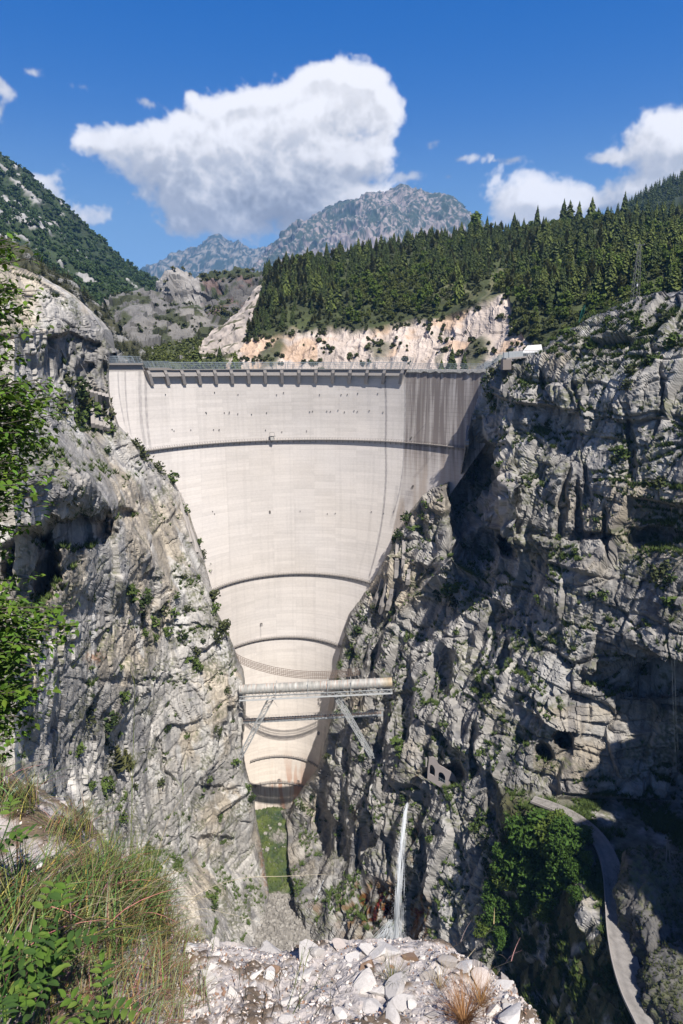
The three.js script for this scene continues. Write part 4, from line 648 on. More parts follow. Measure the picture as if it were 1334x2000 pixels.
// hills inside the valley
const bare = (x, y, z, k, warm, f = 0.08) => { const v = k * (1 + 0.4 * fbm(x * f, y * f, z * f, 4) + 0.15 * noise(x, y, z)); return [v * (1 + warm), v, v * (1 - warm)]; };
hill('rock_hill', [
  [[300, 690, 700], [400, 680, 700], [480, 670, 700], [580, 660, 700]], [[310, 620, 800], [400, 610, 800], [470, 600, 800], [580, 600, 800]], [[316, 600, 860], [360, 596, 860], [420, 596, 860], [500, 592, 860], [580, 580, 860]],
  [[322, 585, 900], [328, 560, 900], [338, 545, 900], [352, 542, 900], [372, 546, 900], [388, 552, 900], [394, 542, 920], [440, 538, 920], [490, 540, 920], [520, 545, 920], [560, 530, 920], [600, 530, 920]], [[310, 640, 1050], [450, 600, 1100], [600, 600, 1100]]], 200, 110, (x, y, z) => {
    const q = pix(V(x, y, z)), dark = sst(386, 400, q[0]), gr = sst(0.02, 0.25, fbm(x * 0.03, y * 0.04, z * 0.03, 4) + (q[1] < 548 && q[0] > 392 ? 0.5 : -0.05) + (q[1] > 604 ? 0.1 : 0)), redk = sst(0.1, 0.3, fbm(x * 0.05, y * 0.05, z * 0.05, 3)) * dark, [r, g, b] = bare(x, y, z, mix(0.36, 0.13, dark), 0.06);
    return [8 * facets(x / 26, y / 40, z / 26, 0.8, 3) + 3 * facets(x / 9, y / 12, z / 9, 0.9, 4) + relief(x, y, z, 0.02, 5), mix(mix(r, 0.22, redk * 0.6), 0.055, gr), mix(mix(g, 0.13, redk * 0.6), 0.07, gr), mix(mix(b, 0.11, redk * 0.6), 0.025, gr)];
  }, hillMat, 'bare rock hill with a pale left face and a dark right face up the valley');
hill('grey_hill', [
  [[170, 760, 480], [300, 740, 480], [420, 720, 500], [520, 715, 520]], [[190, 690, 560], [260, 680, 560], [340, 690, 570], [420, 668, 600]], [[200, 640, 620], [250, 628, 620], [330, 650, 610], [400, 648, 620], [440, 650, 640]], [[210, 600, 680], [250, 600, 680], [330, 620, 650], [385, 620, 650], [440, 640, 660]],
  [[200, 590, 740], [225, 588, 740], [250, 580, 740], [275, 577, 740], [300, 580, 740], [320, 592, 740], [340, 607, 700], [365, 607, 690], [390, 618, 690], [404, 640, 690], [460, 660, 690]], [[200, 650, 860], [340, 660, 820], [460, 690, 800]]], 230, 150, (x, y, z) => {
    const gr = sst(0.10, 0.3, fbm(x * 0.035, y * 0.05, z * 0.035, 4) + 0.02), [r, g, b] = bare(x, y, z, 0.19, 0.04), pale = carve([[372, 632, 40, 26, 1, 0.6], [290, 660, 60, 20, 0.6, 0.6]], ...pix(V(x, y, z)));
    return [7 * facets(x / 22, y / 16, z / 22, 0.7, 3) + 2 * facets(x / 8, y / 7, z / 8, 0.8, 4) + relief(x, y, z, 0.02, 5), mix(mix(r, 0.30, pale * 0.7), 0.065, gr), mix(mix(g, 0.28, pale * 0.7), 0.075, gr), mix(mix(b, 0.25, pale * 0.7), 0.032, gr)];
  }, hillMat, 'low grey stony hill with scattered bushes behind the left end of the crest');
hill('scree_slope', [
  [[372, 730, 470], [430, 728, 470], [480, 724, 465], [530, 720, 460]], [[385, 700, 510], [430, 690, 510], [470, 682, 500], [520, 670, 500]], [[400, 668, 580], [440, 650, 570], [480, 632, 560], [530, 615, 550]], [[452, 622, 660], [470, 610, 650], [500, 596, 630], [545, 580, 610]], [[500, 572, 720], [516, 556, 720], [530, 550, 700], [550, 545, 680], [580, 535, 680]], [[500, 600, 800], [540, 590, 800], [590, 570, 800]]], 130, 150, (x, y, z) => {
    const st = fbm(x * 0.15 - z * 0.05, y * 0.02, z * 0.03, 4), gr = sst(0.22, 0.4, fbm(x * 0.05, y * 0.05, z * 0.05, 4)), [r, g, b] = bare(x, y, z, 0.40 * (1 + 0.25 * st), 0.10);
    return [1.8 * st + relief(x, y, z, 0.03, 2), mix(r * 1.1, 0.10, gr), mix(g * 1.04, 0.10, gr), mix(b, 0.04, gr)];
  }, farMat, 'pale scree slope running down beside the wooded hill');
hill('left_slope', [
  [[-200, 640, 300], [-60, 640, 300], [90, 650, 330], [200, 720, 400], [300, 760, 440]], [[-200, 540, 380], [-40, 550, 380], [90, 590, 400], [200, 662, 440], [290, 730, 460]], [[-200, 470, 470], [-40, 500, 470], [90, 552, 470], [190, 626, 490], [285, 706, 500]],
  [[-200, 380, 560], [-60, 440, 560], [0, 474, 560], [50, 500, 560], [100, 536, 560], [150, 574, 560], [200, 620, 560], [240, 664, 560], [275, 700, 560], [320, 730, 560]], [[-200, 500, 700], [100, 620, 700], [320, 760, 700]]], 200, 110, (x, y, z) => {
    const q = pix(V(x, y, z)), roc = sst(0.05, 0.25, fbm(x * 0.05, y * 0.05, z * 0.05, 4) - 0.12 + 0.3 * sst(600, 680, q[1])), g = 1 + 0.4 * fbm(x * 0.06, y * 0.06, z * 0.06, 4), [r, gg, b] = bare(x, y, z, 0.30, 0.03);
    return [relief(x, y, z, 0.03, 5) + 3 * facets(x / 10, y / 10, z / 10, 0.7, 4), mix(0.075 * g, r, roc), mix(0.075 * g, gg, roc), mix(0.035 * g, b, roc)];
  }, hillMat, 'scrubby brown green slope above the left cliff');
hill('valley_floor', [
  [[150, 800, 420], [300, 780, 420], [450, 770, 420], [620, 760, 430]], [[190, 716, 470], [300, 714, 470], [450, 716, 470], [620, 716, 470]], [[230, 690, 560], [300, 684, 560], [380, 690, 560], [480, 690, 540]], [[250, 668, 640], [330, 664, 640], [400, 664, 640], [480, 650, 640]], [[250, 700, 720], [480, 700, 720]]], 120, 70, (x, y, z) => { const g = 1 + 0.5 * fbm(x * 0.05, y * 0.05, z * 0.05, 4); return [relief(x, y, z, 0.03, 3), 0.085 * g, 0.10 * g, 0.03 * g]; }, hillMat, 'green bushy floor of the valley behind the crest');
const WH = hill('wooded_hill', [
  [[430, 790, 420], [560, 780, 415], [700, 780, 410], [850, 780, 395], [960, 770, 370], [1080, 740, 345], [1220, 700, 330], [1380, 680, 310], [1560, 660, 300]],
  [[440, 718, 452], [560, 716, 446], [700, 716, 440], [850, 714, 425], [960, 706, 395], [1080, 680, 365], [1220, 640, 345], [1380, 610, 330], [1560, 600, 320]],
  [[466, 690, 476], [540, 672, 474], [640, 664, 470], [740, 655, 462], [830, 638, 456], [905, 618, 446], [975, 596, 430], [1080, 610, 400], [1220, 580, 375], [1380, 550, 355], [1560, 540, 350]],
  [[486, 650, 520], [540, 620, 520], [640, 600, 520], [740, 590, 510], [830, 575, 505], [905, 560, 500], [975, 555, 490], [1080, 555, 460], [1220, 530, 440], [1380, 500, 420], [1560, 490, 410]],
  [[512, 580, 610], [560, 562, 600], [640, 550, 590], [740, 540, 590], [830, 525, 585], [905, 515, 580], [975, 508, 570], [1080, 495, 560], [1220, 480, 540], [1380, 460, 520], [1560, 440, 500]],
  [[520, 542, 690], [548, 530, 690], [600, 522, 690], [660, 508, 700], [740, 494, 710], [830, 480, 720], [900, 470, 720], [960, 464, 720], [1020, 462, 710], [1080, 455, 700], [1150, 448, 690], [1220, 444, 680], [1290, 440, 670], [1380, 430, 660], [1560, 400, 640]],
  [[520, 600, 800], [700, 560, 820], [950, 530, 820], [1200, 520, 800], [1560, 500, 760]]], 420, 240, (x, y, z) => {
    const q = pix(V(x, y, z)), low = lin([440, 470, 540, 640, 740, 800, 850, 905, 940, 975, 990, 1010, 1100, 1500], [664, 668, 652, 648, 640, 634, 626, 610, 602, 588, 590, 640, 760, 760])(q[0]), n = fbm(x * 0.05, y * 0.05, z * 0.05, 4);
    const scar = sst(low - 3, low + 5, q[1] + 10 * n) * (1 - 0.9 * carve([[530, 690, 16, 40, 1, 0.5, -0.5], [745, 682, 26, 20, 0.8, 0.6, -0.4], [930, 690, 20, 40, 1, 0.5, -0.4], [860, 700, 8, 20, 0.6, 0.6]], q[0] + 12 * n, q[1])), gully = fbm(x * 0.16 - y * 0.05, y * 0.012, z * 0.05, 4), path = carve([[960, 560, 8, 60, 0.9, 0.7, -0.45], [890, 575, 45, 22, 0.75, 0.7], [968, 600, 18, 14, 1, 0.6], [990, 640, 12, 40, 0.35, 0.7, -0.5]], q[0] + 10 * n, q[1] + 8 * n);
    const k = 0.58 * (1 + 0.30 * gully + 0.15 * noise(x * 0.5, y * 0.5, z * 0.5)), ora = sst(0.0, 0.3, fbm(x * 0.04, y * 0.05, z * 0.04, 3) + (q[0] < 620 ? 0.12 : -0.05)), gg = 1 + 0.5 * fbm(x * 0.06, y * 0.06, z * 0.06, 3);
    let r = mix(0.06 * gg, k * 1.12, scar), g = mix(0.075 * gg, k * mix(0.95, 0.82, ora), scar), b = mix(0.022 * gg, k * mix(0.83, 0.60, ora), scar);
    const w = path * (1 - scar); r = mix(r, 0.26, w * 0.6); g = mix(g, 0.24, w * 0.6); b = mix(b, 0.13, w * 0.6);
    return [relief(x, y, z, 0.02, 4) + scar * (3.2 * gully - 3 + 1.2 * facets(x / 9, y / 14, z / 9, 0.8, 3)), r, g, b];
  }, hillMat, 'wooded hill behind the dam with a bare pink scar along its foot');

// ---------------------------------------------------------------- plants
const leafMat = (r, g, b, t = 0) => new THREE.MeshPhysicalMaterial({ color: rgb(r, g, b), roughness: 0.85, side: THREE.DoubleSide, transmission: t, thickness: 0, vertexColors: true, specularIntensity: 0.4 });
const tone = (r, k = 0.35) => { const v = 1 - k + 2 * k * r(); return [v, v, v]; };
function spruceGeo(seed, fat = 0.2, n = 130, droop = 0.35, bare0 = 0.06) {            // unit height
  const r = rng(seed), T = new Tris();
  for (let i = 0; i < n; i++) {
    const h = bare0 + (1 - bare0) * Math.pow((i + r()) / n, 0.85), L = fat * (Math.pow(1 - h, 0.85) * (0.75 + 0.5 * r()) + 0.012), a = i * 2.4 + r() * 0.8, c = Math.cos(a), s = Math.sin(a), w = L * (0.26 + 0.16 * r()) + 0.006, dr = droop * L * (0.5 + r()) * 2.6;
    const A = V(0, h + 0.015, 0), M = V(c * L * 0.6 - s * w, h - dr * 0.35, s * L * 0.6 + c * w), N = V(c * L * 0.6 + s * w, h - dr * 0.35, s * L * 0.6 - c * w), E = V(c * L, h - dr, s * L), col = tone(r, 0.3);
    T.tri(A, M, E, col); T.tri(A, E, N, col); if (r() < 0.6) { const q = V(c * L * 0.55, h - dr * 0.9 - 0.03, s * L * 0.55); T.tri(A, q, E, tone(r, 0.3)); }
  }
  T.tri(V(0.006, 0.94, 0), V(-0.006, 0.94, 0), V(0, 1.02, 0), [1, 1, 1]); return T.geo();
}
function leafCloud(T, r, c, R, n, s, flat = 1) { for (let i = 0; i < n; i++) { const u = r() * 2 - 1, a = r() * 6.283, q = Math.sqrt(1 - u * u), rad = R * Math.pow(0.25 + 0.75 * r(), 0.5), p = V(c.x + Math.cos(a) * q * rad, c.y + u * rad * flat, c.z + Math.sin(a) * q * rad), d = V(r() - 0.5, r() - 0.25, r() - 0.5).normalize(), e = V(r() - 0.5, r() - 0.5, r() - 0.5).cross(d).normalize(), f = d.clone().cross(e), k = s * (0.6 + 0.8 * r()), col = tone(r, 0.3); T.tri(p.clone().addScaledVector(e, -k), p.clone().addScaledVector(f, k * 0.55), p.clone().addScaledVector(e, k), col); T.tri(p.clone().addScaledVector(e, -k), p.clone().addScaledVector(e, k), p.clone().addScaledVector(f, -k * 0.55), col); } return T; }
function broadGeo(seed, clumps = 12, per = 34, s = 0.075) { const r = rng(seed), T = new Tris(); for (let i = 0; i < clumps; i++) { const a = r() * 6.28, h = 0.28 + 0.6 * r(), w = 0.30 * Math.sin(Math.min(1, (h - 0.1) * 1.15) * Math.PI * 0.9) + 0.05; leafCloud(T, r, V(Math.cos(a) * w * r(), h, Math.sin(a) * w * r()), 0.12 + 0.08 * r(), per, s, 0.85); } leafCloud(T, r, V(0, 0.88, 0), 0.11, per, s); return T.geo(); }
function bushGeo(seed, n = 150, s = 0.10) { const r = rng(seed), T = new Tris(); for (let i = 0; i < 7; i++) { const a = r() * 6.28, w = 0.3 * r(); leafCloud(T, r, V(Math.cos(a) * w, 0.28 + 0.42 * r(), Math.sin(a) * w), 0.2 + 0.12 * r(), Math.round(n / 7), s); } return T.geo(); }
const trunkGeo = (h, w) => { const T = new Tris(); T.tube([V(0, -0.04, 0), V(0.005, h * 0.5, 0.004), V(0, h, 0)], (t) => w * (1 - 0.75 * t), 6); return T.geo(); };
const bark = std(rgb(0.10, 0.08, 0.06));
const proto = (crown, mat, trunk, cn = 'crown') => { const g = new THREE.Group(), a = new THREE.Mesh(crown, mat), b = new THREE.Mesh(trunk, bark); a.name = cn; b.name = cn === 'foliage' ? 'stem' : 'trunk'; for (const m of [a, b]) { m.castShadow = m.receiveShadow = true; g.add(m); } return g; };
const mats = { spruce: leafMat(0.075, 0.105, 0.024, 0.2), spruce2: leafMat(0.135, 0.17, 0.034, 0.2), spruce3: leafMat(0.12, 0.125, 0.038, 0.2), broad: leafMat(0.12, 0.175, 0.024, 0.2), broad2: leafMat(0.135, 0.16, 0.036, 0.2), bush: leafMat(0.085, 0.125, 0.028), bush2: leafMat(0.075, 0.088, 0.032), bush3: leafMat(0.045, 0.070, 0.018), lush: leafMat(0.055, 0.110, 0.016) };
const tk = trunkGeo(0.9, 0.016), tb = trunkGeo(0.75, 0.022), ts = trunkGeo(0.5, 0.02);
const spruces = [proto(spruceGeo(1, 0.30), mats.spruce, tk), proto(spruceGeo(2, 0.36), mats.spruce2, tk), proto(spruceGeo(3, 0.26), mats.spruce, tk), proto(spruceGeo(4, 0.38, 120, 0.2), mats.spruce2, tk)];
const pines = [proto(spruceGeo(5, 0.34, 90, -0.25, 0.25), mats.spruce3, tk), proto(spruceGeo(6, 0.32, 80, -0.3, 0.2), mats.spruce3, tk)];
const broads = [proto(broadGeo(11), mats.broad, tb), proto(broadGeo(12), mats.broad2, tb), proto(broadGeo(13, 9, 40), mats.broad, tb)];
const bushes = [proto(bushGeo(21), mats.bush, ts, 'foliage'), proto(bushGeo(22), mats.bush2, ts, 'foliage'), proto(bushGeo(23), mats.bush3, ts, 'foliage'), proto(bushGeo(24, 100, 0.13), mats.bush, ts, 'foliage')];
// the wood: individuals where they show largest, the farther rest as one mass
{
  const r = rng(99), list = [];
  const S = WH, mask = (px, py) => { const low = lin([440, 470, 540, 640, 740, 800, 850, 905, 940, 975, 1000, 1030, 1100, 1500], [660, 658, 645, 640, 632, 622, 616, 600, 588, 573, 660, 692, 690, 640])(px); if (py > low) return 0; if (carve([[955, 565, 22, 74, 1, 0.4, -0.45], [890, 580, 58, 26, 0.95, 0.4], [960, 600, 34, 26, 1, 0.4], [985, 610, 22, 54, 0.8, 0.4, -0.5]], px, py) > 0.4) return 0.07; return 1; };
  for (let t = 0; t < 5200; t++) {
    const u = r(), v = 0.12 + 0.76 * Math.sqrt(r()), p = S.lerp(u * (S.nu - 1), v * (S.nv - 1)), q = pix(p); if (q[0] < 470 || q[0] > 1390 || r() > mask(q[0], q[1])) continue;
    const D = -p.z; if (list.some((o) => Math.abs(o.p.x - p.x) + Math.abs(o.p.z - p.z) < 4.2 + D * 0.0042)) continue;
    const bro = sst(0.02, 0.3, fbm(p.x * 0.012, p.z * 0.012, 5, 3) + (q[0] > 560 && q[0] < 980 && q[1] > 540 ? 0.05 : -0.1) + (r() - 0.5) * 0.5) > 0.36, pine = !bro && r() < 0.22 + (q[0] < 600 || q[1] > 620 ? 0.3 : 0);
    const h = (bro ? 7 + 7 * r() * r() : pine ? 7 + 7 * r() : 7 + 13 * r() * (0.5 + 0.5 * r())) * (q[0] > 1000 ? 1.12 : 1) * (q[1] > 610 ? 0.75 : 1);
    list.push({ p, q, h, kind: bro ? 2 : pine ? 1 : 0, size: h / D });
  }
  // a ridge line of tall spruces against the sky
  for (const [px, hp] of [[930, 44], [958, 28], [1000, 26], [1047, 56], [1070, 30], [1098, 62], [1110, 58], [1128, 54], [1153, 58], [1166, 40], [1180, 34], [1216, 62], [1240, 48], [1262, 50], [1290, 40], [1310, 46], [1334, 52], [618, 26], [660, 30], [700, 26], [735, 30], [770, 32], [800, 30], [838, 26], [862, 30], [590, 26], [570, 30], [545, 26]]) { const v = 5 / 6 - 0.01, u = (() => { let lo = 0, hi = 1; for (let i = 0; i < 30; i++) { const m = (lo + hi) / 2; if (pix(S.lerp(m * (S.nu - 1), v * (S.nv - 1)))[0] < px) lo = m; else hi = m; } return lo; })(), p = S.lerp(u * (S.nu - 1), v * (S.nv - 1)); const D = -p.z; list.push({ p, q: pix(p), h: hp * D / F * 1.02, kind: px === 930 || px === 958 ? 2 : 0, size: 1 }); }
  list.sort((a, b) => b.size - a.size);
  const count = [0, 0, 0], cap = [295, 150, 230], rest = [[], [], []], kinds = [spruces, pines, broads], nm = ['spruce', 'pine', 'broadleaf_tree'];
  const zone = (q) => q[0] > 1150 ? (q[1] > 520 ? 'just above the right cliff top' : 'on the right shoulder of the hill') : q[0] > 980 ? (q[1] > 560 ? 'right of the bare scar' : 'on the hill right of the grassy gully') : q[1] > 590 ? 'along the upper edge of the pink scar' : q[0] > 760 ? 'on the middle of the hill left of the grassy gully' : q[0] > 600 ? 'on the left half of the wooded hill' : 'at the left end of the wooded hill beside the scree';
  const lab = (k, q) => ['dark green spruce', 'olive green pine', 'bright green broadleaf tree'][k] + (o_sky ? ' on the skyline ' : ' ') + (o_sky ? zone(q).replace('left of the grassy gully', '').replace('beside the scree', '').trim() : zone(q)); let o_sky = false;
  for (const o of list) { const k = o.kind; o.p.y -= 0.4; const w = V(o.h * (0.85 + 0.3 * r()), o.h, o.h * (0.85 + 0.3 * r())); if (count[k]++ < cap[k]) place(kinds[k][Math.floor(r() * kinds[k].length)], nm[k], o.p, w, r() * 6.28, (o_sky = o.size === 1, lab(k, o.q)), 'tree', nm[k].replace('_', ' ') + 's ' + (o_sky ? 'on the skyline ' : '') + zone(o.q)); else rest[k].push([o.p, w]); }
  const M = new THREE.Matrix4(), Q = new THREE.Quaternion();
  const wood = (geo, mat, pts, name, label) => { if (!pts.length) return; const im = new THREE.InstancedMesh(geo, mat, pts.length); pts.forEach(([p, w], i) => im.setMatrixAt(i, M.compose(p, Q.setFromAxisAngle(V(0, 1, 0), i * 2.1), w))); im.name = numbered(name); im.castShadow = im.receiveShadow = true; scene.add(im); tag(im, label, 'wood', null, 'stuff'); };
  wood(spruces[0].children[0].geometry, mats.spruce, rest[0], 'spruce_wood', 'dense dark spruce wood filling the hill behind the dam');
  wood(broads[0].children[0].geometry, mats.broad2, rest[2], 'broadleaf_wood', 'green broadleaf wood between the spruces on the hill behind the dam');
  wood(pines[0].children[0].geometry, mats.spruce3, rest[1], 'pine_wood', 'olive pine wood low on the hill behind the dam');
  // undergrowth and far woods
  const scatter = (S, n, h0, h1, mask, seed) => { const r = rng(seed), out = []; for (let i = 0; i < n; i++) { const p = S.lerp(r() * (S.nu - 1), r() * (S.nv - 1)), q = pix(p); if (r() < mask(q[0], q[1], p)) { const h = mix(h0, h1, r()); out.push([p.add(V(0, -0.1 * h, 0)), V(h * (0.8 + 0.6 * r()), h, h * (0.8 + 0.6 * r()))]); } } return out; };
  wood(bushGeo(31, 90, 0.14), mats.bush2, scatter(WH, 7500, 1.6, 5, (px, py) => mask(px, py) > 0.5 || mask(px, py - 16) > 0.5 ? 0.85 : py > 716 ? 0 : fbm(px * 0.02, py * 0.03, 3, 3) > (px < 1000 ? 0.16 : -0.2) ? 0.6 : 0, 7), 'undergrowth', 'green undergrowth and bushes on the hill behind the dam');
  wood(bushGeo(32, 70, 0.16), mats.broad2, scatter(hills.valley_floor, 1500, 2.5, 6, () => 0.9, 8), 'valley_thicket', 'green thicket on the valley floor behind the crest');
  wood(spruceGeo(33, 0.28, 50, -0.1), mats.spruce3, scatter(hills.left_slope, 2200, 4, 10, (px, py, p) => fbm(p.x * 0.04, p.y * 0.04, p.z * 0.04, 3) > -0.12 ? 0.7 : 0.1, 9), 'pine_scrub', 'brown green pine scrub on the slope above the left cliff');
  wood(bushGeo(34, 60, 0.18), mats.bush2, scatter(hills.grey_hill, 700, 1.5, 5, (px, py, p) => fbm(p.x * 0.03, p.y * 0.03, p.z * 0.03, 3) > 0.08 ? 0.8 : 0.06, 10), 'hill_scrub', 'scattered bushes on the low grey hill');
  wood(bushGeo(35, 60, 0.18), mats.spruce3, scatter(hills.rock_hill, 900, 3, 8, (px, py, p) => (px > 392 && py < 552) || py > 604 ? 0.9 : 0.04, 11), 'hilltop_scrub', 'dark scrub along the top of the rock hill');
  wood(bushGeo(36, 50, 0.2), leafMat(0.05, 0.085, 0.026), scatter(hills.left_mountain, 14000, 4, 9, (px, py, p) => fbm(p.x * 0.02 + p.y * 0.008, p.y * 0.009, p.z * 0.02, 5) < 0.14 ? 0.85 : 0.1, 12), 'mountain_wood', 'green wood covering the steep left mountain');
  wood(spruceGeo(37, 0.25, 40), mats.spruce, scatter(hills.right_mountain, 1800, 14, 24, () => 1, 13), 'far_spruce_wood', 'dark spruce wood on the mountain flank at the right edge');
  wood(bushGeo(38, 50, 0.2), mats.bush2, scatter(hills.scree_slope, 260, 1.2, 3.5, (px, py) => px > 500 || r() < 0.2 ? 0.7 : 0.1, 14), 'scree_bushes', 'small bushes dotted on the pale scree slope');
}
{ // lone trees at the foot of the scar, seen over the crest
  const names = ['left of the pair', 'leftmost', 'right of the pair'];
  for (const [i, [px, py, D, h]] of [[882, 718, 400, 38], [862, 718, 404, 16], [906, 718, 400, 30], [384, 715, 440, 40], [430, 712, 440, 34], [460, 712, 440, 26]].entries()) { const p = at(px, py + 4, D), hh = (h + 4) * D / F * 1.02; place(spruces[i % 4], 'crest_spruce', p, V(hh * 1.15, hh, hh * 1.15), i, ['tallest young spruce before the pink scar, right of the viewing cage', 'smallest young spruce before the pink scar, left of the taller two', 'rounder young spruce before the pink scar, nearest the right cliff', 'dark spruce before the foot of the scree, leftmost behind the crest', 'spruce behind the crest, second from the left before the scree', 'low spruce behind the crest where the scree meets the wood'][i], 'tree'); }
}

scene.fog = new THREE.FogExp2(rgb(0.20, 0.48, 1.0).getHex(), 0.000055);

// ---------------------------------------------------------------- shrubs and grass on the cliffs
{
  const r = rng(2024), where = (px, py) => py < 760 ? 'near its top' : py < 1100 ? 'on its upper face' : py < 1400 ? 'halfway up' : 'on its lower face';
  const put = (on, px, py, s, side, conifer) => { const p = on(px, py), D = -p.z, dep = D * CP - p.y * SP, h = s * dep / F * 1.5; p.y -= h * 0.35; const k = Math.floor(r() * 4), pr = conifer ? pines[k % 2] : bushes[k]; place(pr, conifer ? 'cliff_pine' : 'cliff_shrub', p, V(h * (0.9 + 0.4 * r()), h, h * (0.9 + 0.4 * r())), r() * 6.28, conifer ? `small dark conifer growing on the ${side} cliff ${where(px, py)}` : `${['yellow green', 'dull green', 'dark green', 'bright green'][k]} shrub rooted in the rock of the ${side} cliff ${where(px, py)}`, conifer ? 'tree' : 'shrub', `${conifer ? 'conifers' : ['yellow green', 'dull green', 'dark green', 'bright green'][k] + ' shrubs'} on the ${side} cliff ${where(px, py)}`); };
  for (const a of [[175, 800, 46], [150, 775, 42], [200, 815, 44], [122, 800, 40], [214, 832, 30], [190, 790, 36], [160, 820, 36], [135, 750, 30], [215, 880, 14], [280, 892, 26], [265, 872, 18], [308, 920, 20], [332, 940, 24], [358, 1000, 18], [388, 1062, 16], [396, 1085, 14], [404, 1112, 18], [412, 1172, 24], [416, 1192, 18], [180, 1165, 18], [250, 1165, 28], [265, 1180, 28], [245, 1150, 24], [320, 1190, 32], [335, 1202, 24], [300, 1215, 22], [275, 1210, 20], [345, 1165, 14], [285, 1155, 14], [330, 1240, 22], [350, 1250, 20], [300, 1250, 18], [280, 1240, 16], [380, 1275, 20], [374, 1296, 24], [385, 1305, 16], [430, 1235, 30], [420, 1252, 24], [438, 1225, 20], [165, 1335, 14], [225, 1362, 26], [195, 1420, 32], [172, 1400, 30], [205, 1440, 26], [458, 1490, 16], [480, 1545, 20], [488, 1562, 14], [430, 1600, 12], [415, 1755, 24], [424, 1740, 14], [410, 1782, 14], [350, 1630, 14], [340, 1690, 18], [300, 1700, 26], [280, 1660, 26], [150, 1470, 28], [190, 1540, 26], [230, 1600, 26]]) put(onL, ...a, 'left');
  for (const a of [[225, 1500, 60], [248, 1500, 44], [160, 790, 60], [205, 800, 50]]) put(onL, ...a, 'left', true);
  for (const a of [[800, 1020, 22], [815, 1040, 24], [785, 1050, 20], [830, 1010, 16], [840, 990, 14], [770, 1056, 16], [870, 1160, 28], [850, 1165, 24], [890, 1150, 22], [880, 1182, 26], [905, 1170, 18], [724, 1190, 18], [704, 1212, 20], [692, 1232, 18], [742, 1160, 16], [682, 1262, 14], [1215, 890, 24], [1210, 906, 18], [1270, 945, 28], [1292, 950, 26], [1300, 1120, 32], [1312, 1142, 26], [1320, 1182, 26], [1285, 1132, 22], [1180, 1165, 20], [1150, 1166, 18], [1240, 740, 22], [1230, 762, 20], [1270, 720, 24], [1090, 690, 18], [1116, 660, 20], [1160, 690, 22], [1192, 640, 22], [1250, 650, 26], [1300, 640, 26], [1320, 682, 28], [950, 770, 20], [960, 800, 22], [975, 740, 18], [945, 746, 16], [1000, 720, 14], [1030, 762, 14], [792, 1460, 24], [797, 1476, 20], [720, 1510, 12], [832, 1490, 10], [935, 1610, 24], [930, 1622, 18], [785, 1560, 14], [803, 1572, 12], [945, 1360, 12], [1075, 1400, 12], [1050, 1482, 10], [1060, 1380, 10], [1092, 1370, 12], [960, 1512, 12], [625, 1515, 12], [702, 1440, 14], [660, 1300, 14], [672, 1280, 16], [655, 1330, 14], [640, 1480, 14], [600, 1560, 14], [590, 1580, 14], [720, 1290, 14], [760, 1200, 16], [1010, 1240, 16], [1040, 1330, 14], [850, 1640, 14], [880, 1560, 12], [720, 1620, 14], [690, 1580, 14]]) put(onR, ...a, 'right');
  for (let i = 0; i < 90; i++) { const left = i % 3 === 0, px = left ? 120 + 330 * r() : 700 + 620 * r(), py = left ? 1120 + 600 * r() : 640 + 850 * r(); if (left ? px > edgeL(py) - 12 : px < edgeR(py) + 12 || (py > 1330 && px > 1100)) continue; put(left ? onL : onR, px, py, 7 + 9 * r(), left ? 'left' : 'right'); }
  // tufts on every ledge
  const tuft = new Tris(); for (let i = 0; i < 12; i++) { const a = i * 2.4, l = 0.5 + 0.5 * r(), c = Math.cos(a), s = Math.sin(a); tuft.tri(V(-s * 0.09, 0, c * 0.09), V(s * 0.09, 0, -c * 0.09), V(c * l * 0.7, l, s * l * 0.7), tone(r, 0.3)); }
  const tg = tuft.geo(), M = new THREE.Matrix4(), Q = new THREE.Quaternion();
  for (const [S, nm, lab, dens, edge] of [[RS, 'right_ledge_grass', 'tufts of grass on the ledges of the right cliff', 1, (px, py) => px > edgeR(py) + 4], [LS, 'left_ledge_grass', 'tufts of grass on the ledges of the left cliff', 0.8, (px, py) => px < edgeL(py) - 4]]) {
    const n = S.normals(0), out = [];
    for (let k = 0; k < S.nu * S.nv; k++) { const px = S.s[k * 2], py = S.s[k * 2 + 1]; if (!edge(px, py)) continue; const ny = Math.abs(n[k * 3 + 1]), x = S.p[k * 3], y = S.p[k * 3 + 1], z = S.p[k * 3 + 2], low = S === RS && px > 940 && py > 1620 ? 0.55 : 0; if (r() < dens * (sst(0.58, 0.85, ny) * 0.45 * sst(-0.12, 0.2, fbm(x * 0.04, y * 0.06, z * 0.04, 3) + (S === RS && py < 800 ? 0.12 : 0)) + low * 0.35 * sst(-0.1, 0.25, fbm(x * 0.08, y * 0.08, z * 0.08, 3)))) out.push([V(x, y - 0.1, z), 0.9 + 1.6 * r()]); }
    const im = new THREE.InstancedMesh(tg, mats.bush, out.length); out.forEach(([p, s], i) => im.setMatrixAt(i, M.compose(p, Q.setFromAxisAngle(V(0, 1, 0), i), V(s, s, s)))); im.name = nm; im.castShadow = im.receiveShadow = true; scene.add(im); tag(im, lab, 'grass', null, 'stuff');
  }
  const strew = (S, geo, mat, n, name, label, s0, s1, ok, cat) => { const out = []; for (let i = 0; i < n; i++) { const p = S.lerp(r() * (S.nu - 1), r() * (S.nv - 1)), q = pix(p); if (ok(q[0], q[1], p)) out.push([p, mix(s0, s1, r() * r())]); } const im = new THREE.InstancedMesh(geo, mat, out.length); out.forEach(([p, s], i) => im.setMatrixAt(i, M.compose(p, Q.setFromAxisAngle(V(0, 1, 0), i), V(s, s, s)))); im.name = name; im.castShadow = im.receiveShadow = true; scene.add(im); tag(im, label, cat, null, 'stuff'); };
